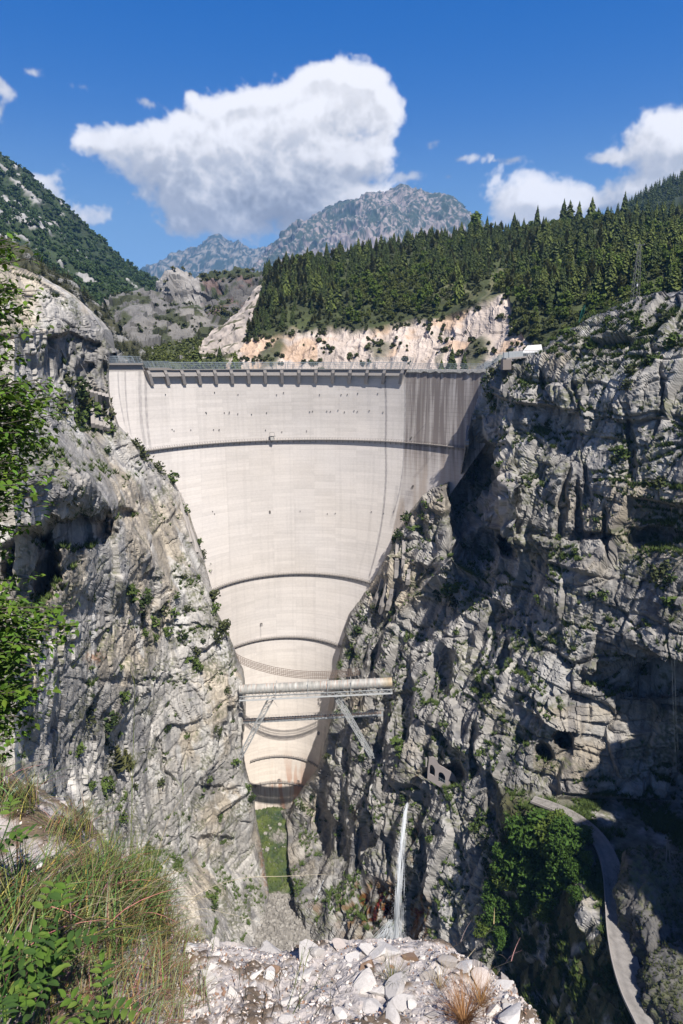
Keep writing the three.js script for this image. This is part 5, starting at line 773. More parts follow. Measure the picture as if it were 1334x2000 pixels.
  strew(SPUR, tg, mats.bush2, 5200, 'spur_grass', 'dry grass and moss on the rock spur right of the road', 0.4, 1.3, (px, py, p) => fbm(p.x * 0.12, p.y * 0.12, p.z * 0.12, 3) > -0.12, 'grass');
  strew(FLOOR, tg, mats.bush, 5200, 'gorge_grass', 'bright grass on the gorge floor at the foot of the dam', 0.3, 1.1, (px, py) => py < 1742 && py > 1560, 'grass');
  strew(FLOOR, new THREE.DodecahedronGeometry(0.5, 0), new THREE.MeshStandardMaterial({ color: rgb(0.34, 0.32, 0.29), roughness: 1, flatShading: true }), 2600, 'gorge_boulders', 'grey boulders strewn over the gorge floor', 0.5, 3.2, (px, py) => py > 1745 || (py > 1610 && py < 1660 && r() < 0.25), 'boulders');
  // trees below the road
  const lush = [proto(broadGeo(51, 26, 90, 0.034), mats.lush, tb), proto(broadGeo(52, 24, 90, 0.034), mats.lush, tb), proto(broadGeo(53, 22, 100, 0.034), mats.broad, tb)];
  const L = [[1000, 1722, 74], [1040, 1692, 96], [1072, 1702, 88], [1092, 1742, 76], [1030, 1745, 76], [982, 1744, 64], [1060, 1764, 66], [1104, 1684, 76], [1085, 1636, 50], [960, 1804, 54], [992, 1804, 52], [940, 1834, 40], [972, 1852, 42], [1122, 1724, 46], [1138, 1704, 40], [1012, 1660, 60], [1052, 1650, 60], [1142, 1648, 36], [1020, 1790, 48], [1120, 1770, 40], [1050, 1800, 40], [960, 1760, 44]];
  for (const [i, [px, py, s]] of L.entries()) { const p = onR(px, py), dep = -p.z * CP - p.y * SP, h = s * dep / F * 1.25; p.y -= 0.5; place(lush[i % 3], 'gorge_tree', p, V(h * 1.1, h, h * 1.1), i * 1.3, i === 8 ? 'lone green tree standing just below the sunlit start of the gravel road' : 'lush green broadleaf tree in the clump on the bank below the gravel road', 'tree', i === 8 ? undefined : 'trees in the clump below the gravel road'); }
}

// ---------------------------------------------------------------- falling water
function water(name, line, w0, w1, n, label, seed, drop = 400, cone = 0) {
  const r = rng(seed), T = new Tris(), pts = line.map(([px, py, o]) => { const s = onR(px, py), D = -s.z - (o ?? 2); return at(px, py, D); }), cv = new THREE.CatmullRomCurve3(pts), g = base(name, pts[0]), o = pts[0];
  for (let i = 0; i < n; i++) {                           // short streaks of falling water, thinning towards the edge and the foot
    const a = r() * 6.28, e = (r() + r() + r() - 1.5) * 0.9, t0 = Math.pow(r(), 1.25) * 0.95, t1 = Math.min(1, t0 + 0.05 + 0.12 * r()), m = 6, w = (0.05 + 0.09 * r()) * (1 + 0.6 * t0); let prev = null;
    for (let k = 0; k <= m; k++) { const t = mix(t0, t1, k / m), c = cv.getPoint(t).sub(o), R = mix(w0, w1, Math.pow(t, 0.8)) * e, q = c.add(V(Math.cos(a) * R + (e > 0 ? 0.5 : 0) * t * w1 * e + 0.25 * noise(t * 14, i, 1), 0, Math.sin(a) * R)), ww = w * Math.sin(Math.PI * clamp(k / m, 0.04, 0.97)), A = q.clone().add(V(-ww, 0, 0)), B = q.clone().add(V(ww, 0, ww * 0.5)); if (prev) T.quad(prev[0], prev[1], B, A); prev = [A, B]; }
  }
  const wm = new THREE.MeshStandardMaterial({ color: rgb(0.86, 0.90, 0.94), roughness: 0.5, side: THREE.DoubleSide, transparent: true, opacity: 0.42 });
  mesh('strands', T.geo(), wm, g);
  const S = new Tris(); for (let i = 0; i < drop; i++) { const t = Math.pow(r(), 0.55), c = cv.getPoint(t).sub(o), R = mix(w0, w1, t) * 1.5 * Math.sqrt(r()) + 0.1, a = r() * 6.28, p = c.add(V(Math.cos(a) * R + w1 * 0.35 * t, r() - 0.5, Math.sin(a) * R)), s = 0.05 + 0.08 * r(); S.tri(p.clone().add(V(-s, 0, 0)), p.clone().add(V(s, 0, 0)), p.clone().add(V(0, s * 4, 0))); }
  if (S.p.length) tag(mesh('spray', S.geo(), wm, g), null, null, null, 'stuff');
  tag(g, label, 'waterfall'); return [g, wm, o];
}
{
  const [g, wm, o] = water('waterfall', [[796, 1566, 1.5], [791, 1590, 5], [786, 1630, 8], [781, 1690, 10], [777, 1750, 10], [774, 1806, 8], [772, 1838, 4]], 0.35, 2.6, 620, 'tall thin white waterfall spraying out of the right cliff', 3, 1500);
  const r = rng(8), T = new Tris(); for (let i = 0; i < 70; i++) { const a = r(), q0 = at(770 + 10 * r(), 1800 + 10 * r(), 1), x0 = 772 - 14 * r(), y0 = 1795 + 30 * r(), x1 = 715 + 85 * a, y1 = 1836 + 14 * r(), D = -onR(772, 1800).z - 8; let prev = null; for (let k = 0; k <= 6; k++) { const t = k / 6, p = at(mix(x0, x1, t), mix(y0, y1, t) - 26 * Math.sin(t * 2.4) * (1 - t) * (0.4 + r() * 0.2), D - 3 * t).sub(o), w = 0.07 + 0.05 * r(); const A = p.clone().add(V(-w, w, 0)), B = p.clone().add(V(w, -w, 0)); if (prev) T.quad(prev[0], prev[1], B, A); prev = [A, B]; } } mesh('splash', T.geo(), wm, g);
  water('small_cascade', [[637, 1712, 0.6], [627, 1732, 1.2], [619, 1750, 1.2], [611, 1772, 1.2], [605, 1792, 1.2]], 0.35, 0.9, 90, 'small white cascade at the foot of the right cliff, left of the waterfall', 6, 60);
}

// ---------------------------------------------------------------- pylon and pole
{
  const b = onR(1246, 606), D = -b.z, H = 116 * (D * CP - b.y * SP) / F, g = base('lattice_pylon', b), T = new Tris(), w0 = H * 0.06, w1 = H * 0.018; tag(g, 'thin grey lattice power pylon on the right cliff top before the dark wood', 'pylon');
  const c = (t, k) => { const w = mix(w0, w1, t); return V((k === 0 || k === 3 ? -w : w), t * H * 0.93, (k < 2 ? -w : w)); };
  for (let k = 0; k < 4; k++) T.bar(c(0, k).add(V(0, -1, 0)), c(1, k), 0.10); for (let i = 0; i < 13; i++) for (let k = 0; k < 4; k++) T.bar(c(i / 13, k), c((i + 1) / 13, (k + 1) % 4), 0.05);
  T.bar(V(0, H * 0.93, 0), V(0, H, 0), 0.1); mesh('lattice_mast', T.geo(), std(rgb(0.2, 0.2, 0.2)), g); const X = new Tris(); X.bar(V(-H * 0.085, H * 0.93, 0), V(H * 0.085, H * 0.93, 0), 0.12); mesh('crossarm', X.geo(), std(rgb(0.2, 0.2, 0.2)), g); const I = new Tris(); for (const x of [-0.08, 0, 0.08]) I.bar(V(H * x, H * 0.93, 0), V(H * x, H * 0.95, 0), 0.25); mesh('insulators', I.geo(), std(rgb(0.2, 0.2, 0.22)), g);
  const B = new Tris(); B.bar(V(0, H * 0.27, w0 * 0.7), V(0, H * 0.31, w0 * 0.7), 0.9, 0.4); mesh('white_box', B.geo(), std(rgb(0.7, 0.7, 0.7)), g);
  const p0 = at(1303, 1712, 168), q = base('power_pole', p0), P = new Tris(), L = (px, py, d = 168) => at(px, py, d).sub(p0); tag(q, 'leaning power pole with a crossarm on the rock spur right of the road', 'pole'); P.bar(L(1299, 1712), L(1303, 1645), 0.22); P.bar(L(1312, 1712), L(1305, 1645), 0.2); P.bar(L(1330, 1716), L(1307, 1650), 0.08); mesh('mast', P.geo(), std(rgb(0.24, 0.22, 0.21)), q); const A = new Tris(); A.bar(L(1296, 1643), L(1311, 1641), 0.25); A.bar(L(1303, 1642), L(1303, 1634), 0.2); mesh('crossarm', A.geo(), std(rgb(0.24, 0.22, 0.21)), q);
  const W = new Tris(); for (const [x0, x1] of [[1317, 1327], [1312, 1322]]) { W.tube([at(x0, 1290, 172), at(mix(x0, x1, 0.35), 1400, 170), at(x1, 1520, 169)], 0.016, 4); } tag(mesh('hanging_cable', W.geo(), steel), 'thin grey cable hanging before the shaded overhang at the right edge', 'cable');
}

// ---------------------------------------------------------------- foreground: the ledge we stand on
const groundMat = new THREE.MeshStandardMaterial({ vertexColors: true, roughness: 1, map: metre(grainTex, 0.35), bumpMap: metre(bumpTex, 0.35), bumpScale: 0.012 });
const cols = [-700, -150, 0, 120, 240, 340, 410, 480, 560, 650, 760, 860, 920, 970, 1010, 1060, 1150, 1400], ePy = [1330, 1450, 1512, 1580, 1700, 1836, 1842, 1858, 1866, 1848, 1842, 1850, 1886, 1912, 1950, 2020, 2120, 2400], eD = [3.6, 3.25, 3.05, 2.9, 2.7, 2.5, 2.45, 2.45, 2.45, 2.45, 2.45, 2.4, 2.3, 2.18, 2.05, 1.85, 1.6, 1.2];
const edgeRow = cols.map((px, i) => at(px, ePy[i], eD[i])), nearRow = cols.map((px, i) => at(px, Math.max(2420, ePy[i] + 60), 1.12)), farOff = (d, y) => edgeRow.map((p) => p.clone().add(V(0, y, -d)));
const FS = loft([nearRow.map((p) => V(p.x * 3, -1.85, 5)), nearRow.map((p) => V(p.x * 1.3, -1.8, 0.2)), nearRow, nearRow.map((p, i) => p.clone().lerp(edgeRow[i], 0.34).add(V(0, 0.02, 0))), nearRow.map((p, i) => p.clone().lerp(edgeRow[i], 0.67).add(V(0, 0.03, 0))), edgeRow, farOff(0.22, -0.5), farOff(0.5, -3), farOff(1.5, -20), farOff(3, -60)], 300, 300);
weather(FS, (x, y, z, u, v) => { const n = fbm(x * 5, y * 5, z * 5, 4), f = fbm(x * 30, y * 30, z * 30, 3), q = pix(V(x, y, z)), soil = sst(0.0, 0.35, n + 0.5 * f + (q[0] < 330 ? 0.30 : -0.2)), k = 0.42 * (1 + 0.4 * f + 0.2 * n); return [0.03 * n + 0.012 * f, mix(k * 1.5, 0.20, soil), mix(k * 1.36, 0.145, soil), mix(k * 1.28, 0.10, soil)]; }, 1);
{ const uv = FS.uv; for (let k = 0; k < FS.nu * FS.nv; k++) { uv[k * 2] = FS.p[k * 3]; uv[k * 2 + 1] = FS.p[k * 3 + 2] * 0.7 + FS.p[k * 3 + 1]; } }
const ledge = tag(mesh('rubble_ledge', FS.geo(), groundMat), 'ledge of pale broken limestone in the near foreground', null, null, 'structure');
const FROW = (a, b) => [a / 9 * (FS.nv - 1), b / 9 * (FS.nv - 1)];
function onF(px, py) {                                    // nearest point of the ledge on this bearing
  let best = null, bd = 1e9; const [j0, j1] = FROW(2, 5.4); for (let j = Math.floor(j0); j <= j1; j += 1) { const i = fcol(px, j), p = FS.get(i, j), q = pix(p), d = (q[0] - px) ** 2 + (q[1] - py) ** 2; if (d < bd) { bd = d; best = p; } } return best;
}
function fcol(px, j) { let lo = 0, hi = FS.nu - 1; for (let k = 0; k < 12; k++) { const m = (lo + hi) / 2; if (pix(FS.get(m, j))[0] < px) lo = m; else hi = m; } return (lo + hi) / 2; }
{
  const r = rng(314);
  const stoneGeo = (seed, flat) => { const q = rng(seed), g = new THREE.IcosahedronGeometry(1, 2), p = g.attributes.position, cut = Array.from({ length: 8 }, () => [V(q() - 0.5, (q() - 0.5) * 1.2, q() - 0.5).normalize(), 0.20 + 0.36 * q()]); for (let i = 0; i < p.count; i++) { const v = V(p.getX(i), p.getY(i), p.getZ(i)); for (const [n, d] of cut) { const e = v.dot(n) - d; if (e > 0) v.addScaledVector(n, -e); } p.setXYZ(i, v.x * 1.15, v.y * flat, v.z * 0.9); } g.computeVertexNormals(); return g; };
  const geos = Array.from({ length: 9 }, (_, i) => stoneGeo(60 + i, 0.45 + 0.09 * (i % 5))), sm = [[0.70, 0.66, 0.625], [0.57, 0.54, 0.52], [0.78, 0.74, 0.70], [0.43, 0.39, 0.36], [0.62, 0.54, 0.49], [0.28, 0.18, 0.12]].map(([a, b, c]) => new THREE.MeshStandardMaterial({ color: rgb(a, b, c), roughness: 0.95, map: metre(grainTex, 1), flatShading: true }));
  const put = (px, py, s, m, geo) => { const p = onF(px, py), dep = -p.z * CP - p.y * SP, k = s * dep / F / 2, o = mesh('stone', geos[geo ?? Math.floor(r() * 9)], sm[m ?? Math.floor(r() * 5)], ledge); o.position.copy(p).add(V(0, k * 0.12, 0)); o.scale.set(k * (0.8 + 0.5 * r()), k * (0.8 + 0.4 * r()), k * (0.8 + 0.4 * r())); o.rotation.set((r() - 0.5) * 1.0, r() * 6.28, (r() - 0.5) * 1.0); return o; };
  for (const [px, py, s, m] of [[540, 1868, 86, 1], [470, 1858, 44, 2], [425, 1846, 40, 1], [365, 1855, 50, 2], [600, 1868, 60, 1], [625, 1858, 48, 1], [660, 1850, 34, 4], [711, 1860, 42, 0], [760, 1856, 70, 0], [740, 1862, 40, 2], [690, 1870, 30, 2], [640, 1844, 26, 3], [720, 1925, 54, 0], [740, 1938, 46, 0], [715, 1960, 56, 0], [782, 1940, 70, 1], [790, 1952, 60, 1], [835, 1910, 44, 3], [862, 1898, 30, 0], [880, 1884, 40, 3], [905, 1892, 40, 2], [980, 1926, 64, 0], [985, 1908, 30, 3], [940, 1915, 40, 4], [960, 1975, 40, 2], [1000, 1985, 50, 2], [600, 1905, 32, 0], [520, 1900, 46, 2], [500, 1905, 30, 2], [530, 1892, 46, 5], [400, 1920, 60, 1], [380, 1960, 40, 0], [450, 1940, 36, 2], [570, 1955, 40, 0], [640, 1960, 30, 2], [660, 1985, 40, 0], [560, 1990, 36, 1], [715, 1885, 40, 5], [800, 1870, 40, 5], [770, 1990, 40, 1], [840, 1985, 36, 3]]) put(px, py, s, m);
  for (let i = 0; i < 255; i++) { const px = 330 + 730 * r(), top = lin(cols, ePy)(px), py = top + (2010 - top) * Math.pow(r(), 0.8); if (py > 2012) continue; put(px, py, 8 + 18 * r() * r()); }
  for (const [px, py, s] of [[10, 1530, 34], [30, 1545, 20], [120, 1700, 20], [70, 1690, 18], [90, 1720, 16], [50, 1710, 18], [130, 1720, 14], [20, 1720, 20]]) put(px, py, s, 0);
  const or = put(484, 1860, 17); or.material = std(rgb(0.50, 0.13, 0.03)); tag(or, 'small bright orange fragment');
  const gm = new THREE.InstancedMesh(geos[2], new THREE.MeshStandardMaterial({ color: rgb(0.76, 0.70, 0.66), roughness: 1, flatShading: true }), 9000), M = new THREE.Matrix4(), Q = new THREE.Quaternion(), col = new THREE.Color(), [j0, j1] = FROW(2, 5.2);
  for (let i = 0; i < 9000; i++) { const j = mix(j0, j1, r()), p = FS.lerp(r() * (FS.nu - 1), j), q = pix(p), s = (q[0] < 330 ? 0.6 : 1) * (0.003 + 0.012 * r() * r() * r() + 0.002); gm.setMatrixAt(i, M.compose(p.add(V(0, s * 0.3, 0)), Q.setFromEuler(new THREE.Euler(r() * 6, r() * 6, r() * 6)), V(s * 1.3, s, s))); const k = 0.5 + 0.7 * r(); gm.setColorAt(i, r() < 0.2 ? col.setRGB(0.45, 0.30, 0.22) : col.setRGB(k, k * 0.97, k * 0.95)); }
  gm.name = 'gravel'; gm.castShadow = gm.receiveShadow = true; scene.add(gm); tag(gm, 'loose pale gravel between the stones of the near ledge', 'gravel', null, 'stuff');

  // grass
  const gmat = new THREE.MeshPhysicalMaterial({ color: rgb(1, 1, 1), vertexColors: true, roughness: 0.75, side: THREE.DoubleSide, specularIntensity: 0.4 });
  const blade = (T, p, dir, L, w, col, bend = 0.7, m = 6) => { let a = null; const s = V(-dir.z, 0, dir.x).normalize(); for (let k = 0; k <= m; k++) { const t = k / m, q = p.clone().addScaledVector(dir, L * (t * 0.35 + bend * t * t * 0.6)).add(V(0, L * (t - bend * 0.62 * t * t), 0)), ww = w * (1 - t * 0.92), A = q.clone().addScaledVector(s, -ww), B = q.clone().addScaledVector(s, ww); if (a) T.quad(a[0], a[1], B, A, col); a = [A, B]; } };
  const hues = [[0.085, 0.105, 0.032], [0.12, 0.135, 0.04], [0.17, 0.165, 0.06], [0.27, 0.23, 0.10], [0.40, 0.32, 0.18], [0.22, 0.135, 0.07]];
  const tussock = (seed, n, L, mixw, spread, w = 0.0016) => { const q = rng(seed), T = new Tris(); for (let i = 0; i < n; i++) { const a = q() * 6.28, d = V(Math.cos(a), 0, Math.sin(a)), R = spread * Math.sqrt(q()), h = hues[mixw[Math.floor(q() * mixw.length)]], k = 0.7 + 0.6 * q(); d.x += 0.45; d.normalize(); blade(T, V(Math.cos(a * 3) * R, -0.01, Math.sin(a * 3) * R), d, L * (0.5 + 0.7 * q()), w * (0.7 + 0.7 * q()), h.map((c) => c * 0.72 * (0.45 + 1.1 * k * k * q() + 0.3)), 0.35 + 0.75 * q()); } return T.geo(); };
  const TG = [tussock(1, 160, 0.29, [0, 0, 1, 1, 2, 3, 4], 0.12, 0.0029), tussock(2, 170, 0.26, [0, 1, 1, 2, 2, 3, 4], 0.12, 0.0027), tussock(3, 150, 0.19, [0, 1, 2, 3, 4, 5], 0.10, 0.002), tussock(4, 150, 0.18, [3, 4, 5, 5, 4, 2], 0.10, 0.002)].map((g) => { const m = new THREE.Mesh(g, gmat); m.name = 'blades'; m.castShadow = m.receiveShadow = true; const G = new THREE.Group(); G.add(m); return G; });
  for (const [i, [px, py, k, s]] of [[-30, 1560, 0, 0.9], [40, 1575, 1, 0.8], [110, 1620, 2, 0.8], [150, 1640, 1, 0.7], [200, 1700, 0, 0.8], [240, 1740, 0, 0.9], [270, 1790, 0, 0.8], [300, 1820, 1, 0.8], [250, 1800, 0, 1], [180, 1760, 0, 1], [110, 1790, 1, 1], [40, 1800, 0, 1.1], [-20, 1790, 1, 1.1], [80, 1860, 1, 1], [160, 1850, 0, 1], [230, 1870, 1, 0.9], [290, 1880, 2, 0.8], [320, 1860, 3, 0.8], [0, 1900, 0, 1], [200, 1930, 3, 0.9], [260, 1940, 3, 0.9], [310, 1930, 3, 0.7], [120, 1950, 3, 0.9], [180, 2000, 3, 0.8], [250, 2010, 3, 0.8], [60, 1990, 1, 0.9], [330, 1990, 3, 0.6], [160, 1700, 2, 0.7], [60, 1770, 2, 0.8], [300, 1760, 0, 0.6], [330, 1810, 2, 0.6], [352, 1842, 3, 0.5], [380, 1850, 2, 0.4], [345, 1900, 3, 0.5], [372, 1960, 3, 0.5], [300, 1700, 2, 0.5], [260, 1690, 2, 0.6]].entries()) { const p = onF(px, py), z = py > 1920 ? 'near the bottom edge' : py > 1780 ? 'beside the leafy plants' : py > 1640 ? 'in the middle of the near slope' : 'at the top of the near slope'; place(TG[k], 'grass_tussock', p, s * (0.85 + 0.3 * r()), r() * 0.9 - 0.45, ['long green grass tussock leaning right ', 'mixed green and straw grass tussock ', 'short yellowing grass tussock ', 'dead brown straw tussock by the rubble '][k] + z, 'grass tussock', ['long green', 'mixed green and straw', 'short yellowing', 'dead brown'][k] + ' tussocks ' + z); }
  const tuftAt = (px, py, n, L, hs, label, name, w = 0.0011) => { const q = rng(px), T = new Tris(), p = onF(px, py); for (let i = 0; i < n; i++) { const a = q() * 6.28, k = 0.7 + 0.6 * q(), d = V(Math.cos(a), 0, Math.sin(a)); blade(T, V(Math.cos(a) * 0.02 * q(), 0, Math.sin(a) * 0.02 * q()), d, L * (0.5 + 0.6 * q()), w, hs[Math.floor(q() * hs.length)].map((c) => c * k), 0.2 + 0.6 * q()); } const m = mesh(name, T.geo(), gmat); m.position.copy(p); return tag(m, label, 'grass tuft'); };
  tuftAt(905, 2000, 300, 0.17, [[0.30, 0.15, 0.06], [0.36, 0.20, 0.09], [0.24, 0.11, 0.05]], 'reddish brown dry grass tuft on the right of the near rubble', 'dry_grass_tuft', 0.0009); tuftAt(940, 1960, 120, 0.13, [[0.30, 0.15, 0.06], [0.36, 0.22, 0.09]], 'smaller rusty grass tuft behind the large dry one on the rubble', 'dry_grass_tuft', 0.0009);
  tuftAt(772, 1920, 90, 0.12, [[0.10, 0.12, 0.04], [0.16, 0.15, 0.06], [0.30, 0.24, 0.12]], 'small green grass tuft in the middle of the near rubble', 'green_grass_tuft'); tuftAt(860, 1700 + 230, 30, 0.12, [[0.3, 0.24, 0.12]], 'thin straw tuft between the stones of the rubble', 'straw_tuft');
  const stem = (pts, w, col, label, name = 'tall_grass', leaves = 0) => { const P = pts.map((q) => q.isVector3 ? q : at(...q)), o = P[0].clone(), cv = new THREE.CatmullRomCurve3(P.map((p) => p.sub(o))), T = new Tris(), q = rng(Math.round(o.x * 1e4) & 65535); T.tube(cv.getPoints(24), (t) => w * (1 - 0.7 * t), 4, col); for (let i = 0; i < leaves; i++) { const t = 0.15 + 0.85 * q(), p = cv.getPoint(t), a = q() * 6.28; blade(T, p, V(Math.cos(a), 0.2, Math.sin(a)), 0.05 + 0.05 * q(), 0.0016, col.map((c) => c * (0.8 + 0.5 * q())), 0.5, 3); } const m = mesh(name, T.geo(), gmat); m.position.copy(o); return tag(m, label, 'grass stem'); };
  const straw = [0.48, 0.40, 0.26], grn = [0.14, 0.17, 0.05], dk = [0.06, 0.055, 0.04];
  stem([onF(300, 1850), [380, 1750, 2.55], [470, 1716, 2.5], [560, 1711, 2.45], [637, 1707, 2.4]], 0.0022, [0.6, 0.52, 0.38], 'long pale grass stem arching right across the gorge');
  stem([onF(330, 1850), [380, 1778, 2.5], [450, 1785, 2.45], [520, 1806, 2.4]], 0.0013, [0.6, 0.52, 0.4], 'pale grass stem drooping before the left cliff, below the long one');
  stem([onF(180, 2005), [200, 1930, 2.0], [235, 1820, 2.05], [266, 1728, 2.1]], 0.0018, straw, 'straight straw stem rising over the near grass'); stem([onF(250, 2010), [330, 1900, 2.1], [352, 1830, 2.2]], 0.0016, straw, 'straw stem leaning right beside the near rubble');
  stem([onF(320, 1900), [350, 1700, 2.6], [355, 1600, 2.65], [360, 1500, 2.7]], 0.0014, grn, 'tall thin green stem standing before the left cliff', 'tall_grass', 14); stem([onF(250, 1780), [258, 1560, 2.7], [262, 1400, 2.8], [264, 1300, 2.85]], 0.0018, grn, 'tallest green stem rising before the left cliff, from the slope edge', 'tall_grass', 26); stem([onF(280, 1800), [330, 1600, 2.7], [400, 1500, 2.75]], 0.0014, straw, 'slanting straw stem before the left cliff');
  stem([onF(290, 1830), [330, 1720, 2.6], [420, 1640, 2.6], [450, 1610, 2.6]], 0.0013, grn, 'curved green stem leaning right over the left cliff', 'tall_grass', 8);
  for (const [i, [x0, y0, x1, y1, x2, y2, d]] of [[560, 1990, 580, 1910, 602, 1832, 0], [590, 1995, 588, 1920, 606, 1850, 0], [550, 1980, 545, 1930, 556, 1868, 1], [530, 1990, 540, 1950, 548, 1900, 1], [510, 1995, 520, 1930, 516, 1880, 1], [575, 1985, 600, 1940, 650, 1915, 0], [470, 1990, 486, 1930, 480, 1868, 1], [410, 1980, 400, 1900, 420, 1840, 0], [640, 2000, 660, 1930, 700, 1900, 1], [610, 1995, 640, 1950, 690, 1935, 1], [430, 1990, 460, 1950, 470, 1900, 1], [905, 1880, 930, 1850, 968, 1800, 2], [940, 1900, 990, 1880, 1003, 1876, 2], [880, 1850, 900, 1840, 950, 1780, 2]].entries()) stem([onF(x0, y0), [x1, y1, -onF(x1, y1).z - 0.05], [x2, y2, -onF(x2, Math.max(y2, 1870)).z - 0.1]], d ? 0.0012 : 0.0014, [grn, dk, straw][d], [`thin green stem rising from the rubble, number ${['one'][0]}`, '', ''][0] && `thin ${['green', 'dark', 'straw'][d]} stem standing up from the near rubble`, 'rubble_weed', d === 0 ? 8 : 3).userData.group = ['green', 'dark', 'straw'][d] + ' stems in the rubble';

  // leafy plants in the corner
  const lm = [leafMat(0.10, 0.19, 0.02, 0.25), leafMat(0.055, 0.12, 0.02, 0.25), leafMat(0.15, 0.23, 0.035, 0.25)];
  const leafletGeo = (() => { const T = new Tris(), n = 6, w = (t) => 0.31 * Math.pow(Math.sin(Math.PI * Math.pow(t, 0.85)), 0.75); for (let i = 0; i < n; i++) { const a = i / n, b = (i + 1) / n, y = (t) => 0.10 * Math.sin(t * 3) - 0.08 * t; for (const s of [-1, 1]) T.quad(V(a, y(a), 0), V(b, y(b), 0), V(b, y(b) + 0.07 * w(b) / 0.3, s * w(b)), V(a, y(a) + 0.07 * w(a) / 0.3, s * w(a)), [1, 1, 1]); } return T.geo(); })();
  const plants = [[-20, 2080, 1.50, [[40, 1960], [60, 1880], [75, 1800]], 'leafy green plant with oval leaflets at the lower left corner, nearest'], [60, 2100, 1.5, [[90, 1960], [110, 1880], [112, 1790]], 'leafy green plant with oval leaflets beside the long grass, lower left'], [150, 2140, 1.5, [[165, 2050], [190, 1990], [200, 1950]], 'short leafy plant at the bottom edge beside the dead straw'], [-60, 1820, 1.95, [[-20, 1700], [5, 1640], [20, 1600]], 'leafy sprig at the left edge above the long grass'], [-40, 2060, 1.4, [[-10, 1980], [10, 1930], [25, 1880]], 'low leafy plant half cut by the left edge']];
  for (const [px, py, D, way, label] of plants) {
    const o = at(px, py, D), g = base('leafy_plant', o), P = [o, ...way.map(([a, b], i) => at(a, b, D + 0.03 * i))].map((p) => p.clone().sub(o)), cv = new THREE.CatmullRomCurve3(P), T = new Tris(); T.tube(cv.getPoints(14), 0.0022, 5, [0.7, 0.9, 0.6]); mesh('stem', T.geo(), lm[1], g); tag(g, label, 'plant');
    for (let k = 0; k < 8; k++) {
      const t = 0.22 + 0.78 * k / 7, c = cv.getPoint(t), a = k * 2.4 + r(), d = V(Math.cos(a), 0.35 + 0.3 * r(), Math.sin(a)).normalize(), L = 0.10 + 0.05 * r(), side = d.clone().cross(V(0, 1, 0)).normalize(), R = new Tris(), lf = new THREE.Group(); lf.name = 'leaf'; lf.position.copy(c); g.add(lf); const bend = (s) => d.clone().multiplyScalar(s * L).add(V(0, -0.35 * s * s * L, 0));
      R.tube([0, 0.33, 0.66, 1].map(bend), 0.0011, 4, [0.8, 1, 0.6]); mesh('leaf_stalk', R.geo(), lm[1], lf);
      for (let i = 0; i < 9; i++) { const s = i === 8 ? 1 : 0.25 + 0.18 * Math.floor(i / 2), dir = i === 8 ? d.clone() : side.clone().multiplyScalar(i % 2 ? 1 : -1).addScaledVector(d, 0.35).add(V(0, 0.15 * (r() - 0.5), 0)).normalize(), m = mesh('leaflet', leafletGeo, lm[Math.floor(r() * 3)], lf), z = dir.clone().cross(V(0, 1, 0)).normalize(), y = z.clone().cross(dir); m.position.copy(bend(s)); m.quaternion.setFromRotationMatrix(new THREE.Matrix4().makeBasis(dir, y, z)); const S = 0.020 + 0.018 * r(); m.scale.set(S * 1.15, S, S * (0.75 + 0.2 * r())); m.rotateX((r() - 0.5) * 0.7); }
    }
  }

  // tree reaching in from the left
  const tree = base('leafy_tree', V(-5.9, -6.5, -6.3)), o = tree.position.clone(); tag(tree, 'young leafy tree whose branches reach in along the left edge', 'tree');
  const Tt = new Tris(); Tt.tube([V(0, 0, 0), V(0.3, 2.2, 0.1), V(0.2, 4.6, -0.2), V(0.5, 7.2, 0), V(0.7, 9.4, 0.1)], (t) => 0.17 * (1 - 0.8 * t), 9); mesh('trunk', Tt.geo(), std(rgb(0.09, 0.075, 0.055)), tree);
  const leafS = (T, p, d, s, col) => { const n = V(r() - 0.5, 1.2, r() - 0.5).normalize(), b = n.clone().cross(d).normalize(), e = d.clone().multiplyScalar(s), A = p, B = p.clone().addScaledVector(e, 0.35).addScaledVector(b, s * 0.3), C = p.clone().addScaledVector(e, 0.35).addScaledVector(b, -s * 0.3), B2 = p.clone().addScaledVector(e, 0.7).addScaledVector(b, s * 0.22), C2 = p.clone().addScaledVector(e, 0.7).addScaledVector(b, -s * 0.22), m = p.clone().addScaledVector(e, 0.5).addScaledVector(n, -s * 0.06), E = p.clone().add(e).add(V(0, -s * 0.12, 0)); T.tri(A, B, m, col); T.tri(B, B2, m, col); T.tri(B2, E, m, col); T.tri(A, m, C, col); T.tri(C, m, C2, col); T.tri(C2, m, E, col); };
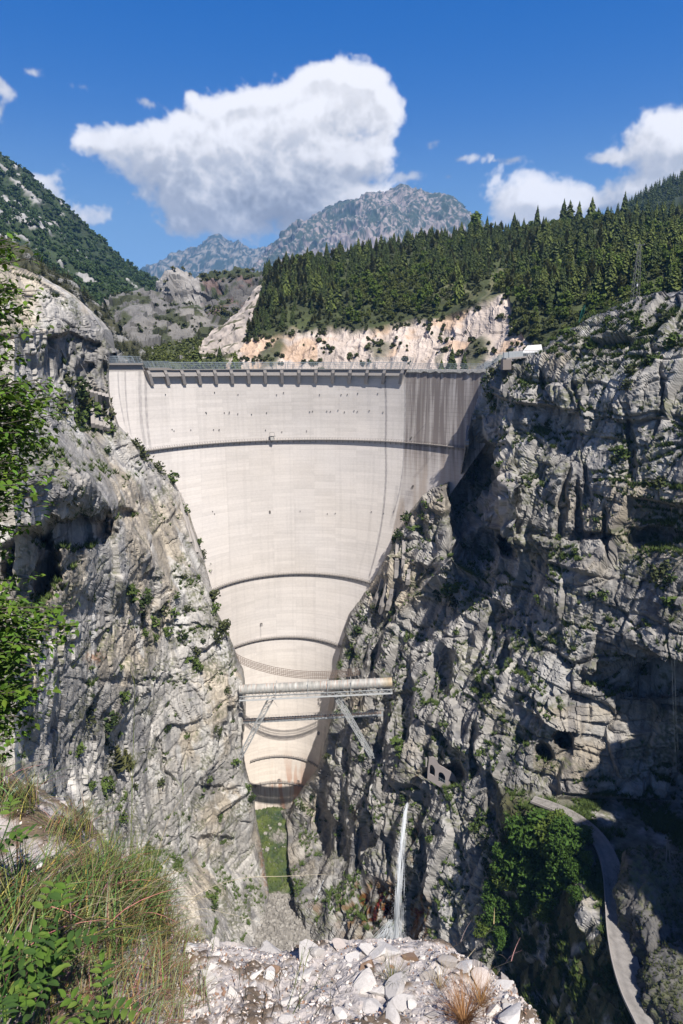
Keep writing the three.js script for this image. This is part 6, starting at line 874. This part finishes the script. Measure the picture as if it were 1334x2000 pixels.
  const tips = [[18, 478, 6.6], [58, 505, 6.5], [72, 568, 6.5], [58, 606, 6.4], [80, 648, 6.4], [48, 694, 6.5], [72, 742, 6.3], [118, 806, 6.2], [98, 846, 6.3], [128, 786, 6.4], [92, 896, 6.3], [108, 926, 6.2], [62, 958, 6.4], [100, 986, 6.2], [72, 1128, 6.2], [152, 1216, 6.0], [92, 1266, 6.1], [80, 1308, 6.2], [102, 1348, 6.0], [64, 1398, 6.1], [40, 1440, 6.1], [30, 1030, 6.3], [20, 1080, 6.4], [150, 1222, 6.05], [30, 1180, 6.2], [84, 1330, 5.9], [56, 1290, 5.9], [40, 870, 6.2], [46, 820, 6.0], [30, 760, 6.2], [20, 640, 6.2], [24, 560, 6.3], [40, 1240, 6.0], [60, 1350, 6.3], [20, 1380, 6.0], [95, 790, 6.3], [60, 930, 6.0]];
  const br = new Tris(), lf = new Tris(); for (let k = 0; k < 380; k++) { const inner = k >= tips.length, b = inner ? tips[Math.floor(r() * tips.length)] : tips[k], px = inner ? b[0] - 10 - 110 * r() : b[0], py = b[1] + (inner ? (r() - 0.5) * 90 : 0), D = b[2] + (inner ? (r() - 0.4) * 1.2 : 0), e = at(px, py, D).sub(o), s0 = V(0.4 + 0.2 * r(), clamp(e.y - 0.5 - 0.6 * r(), 0.5, 9), (r() - 0.5) * 0.6), st = e.clone().lerp(s0, inner ? 0.5 : 0.72), m = e.clone().lerp(st, 0.5).add(V(0, 0.10, 0)), cv = new THREE.CatmullRomCurve3([st, m, e]);
    br.tube(cv.getPoints(8), (t) => 0.014 * (1 - 0.75 * t), 5); const n = inner ? 70 : 80; for (let i = 0; i < n; i++) { const t = Math.pow(r(), 0.7), p = cv.getPoint(t).add(V((r() - 0.5) * 0.24, (r() - 0.5) * 0.13, (r() - 0.5) * 0.3)), d = V(r() - 0.25, (r() - 0.65) * 0.7, r() - 0.5).normalize(), c = 0.6 + 0.8 * r(); leafS(lf, p, d, 0.05 + 0.035 * r(), [c * (0.85 + 0.4 * r()), c, c * 0.8]); } }
  mesh('limbs', br.geo(), std(rgb(0.09, 0.075, 0.055)), tree); mesh('crown', lf.geo(), leafMat(0.105, 0.205, 0.018, 0.3), tree);
}
{ // every surface colour scaled down alike; with the high exposure this deepens the shade
  const done = new Set(); scene.traverse((o) => { if (o.material && !done.has(o.material)) { done.add(o.material); o.material.color.multiplyScalar(0.68); } });
}
renderer.render(scene, camera);
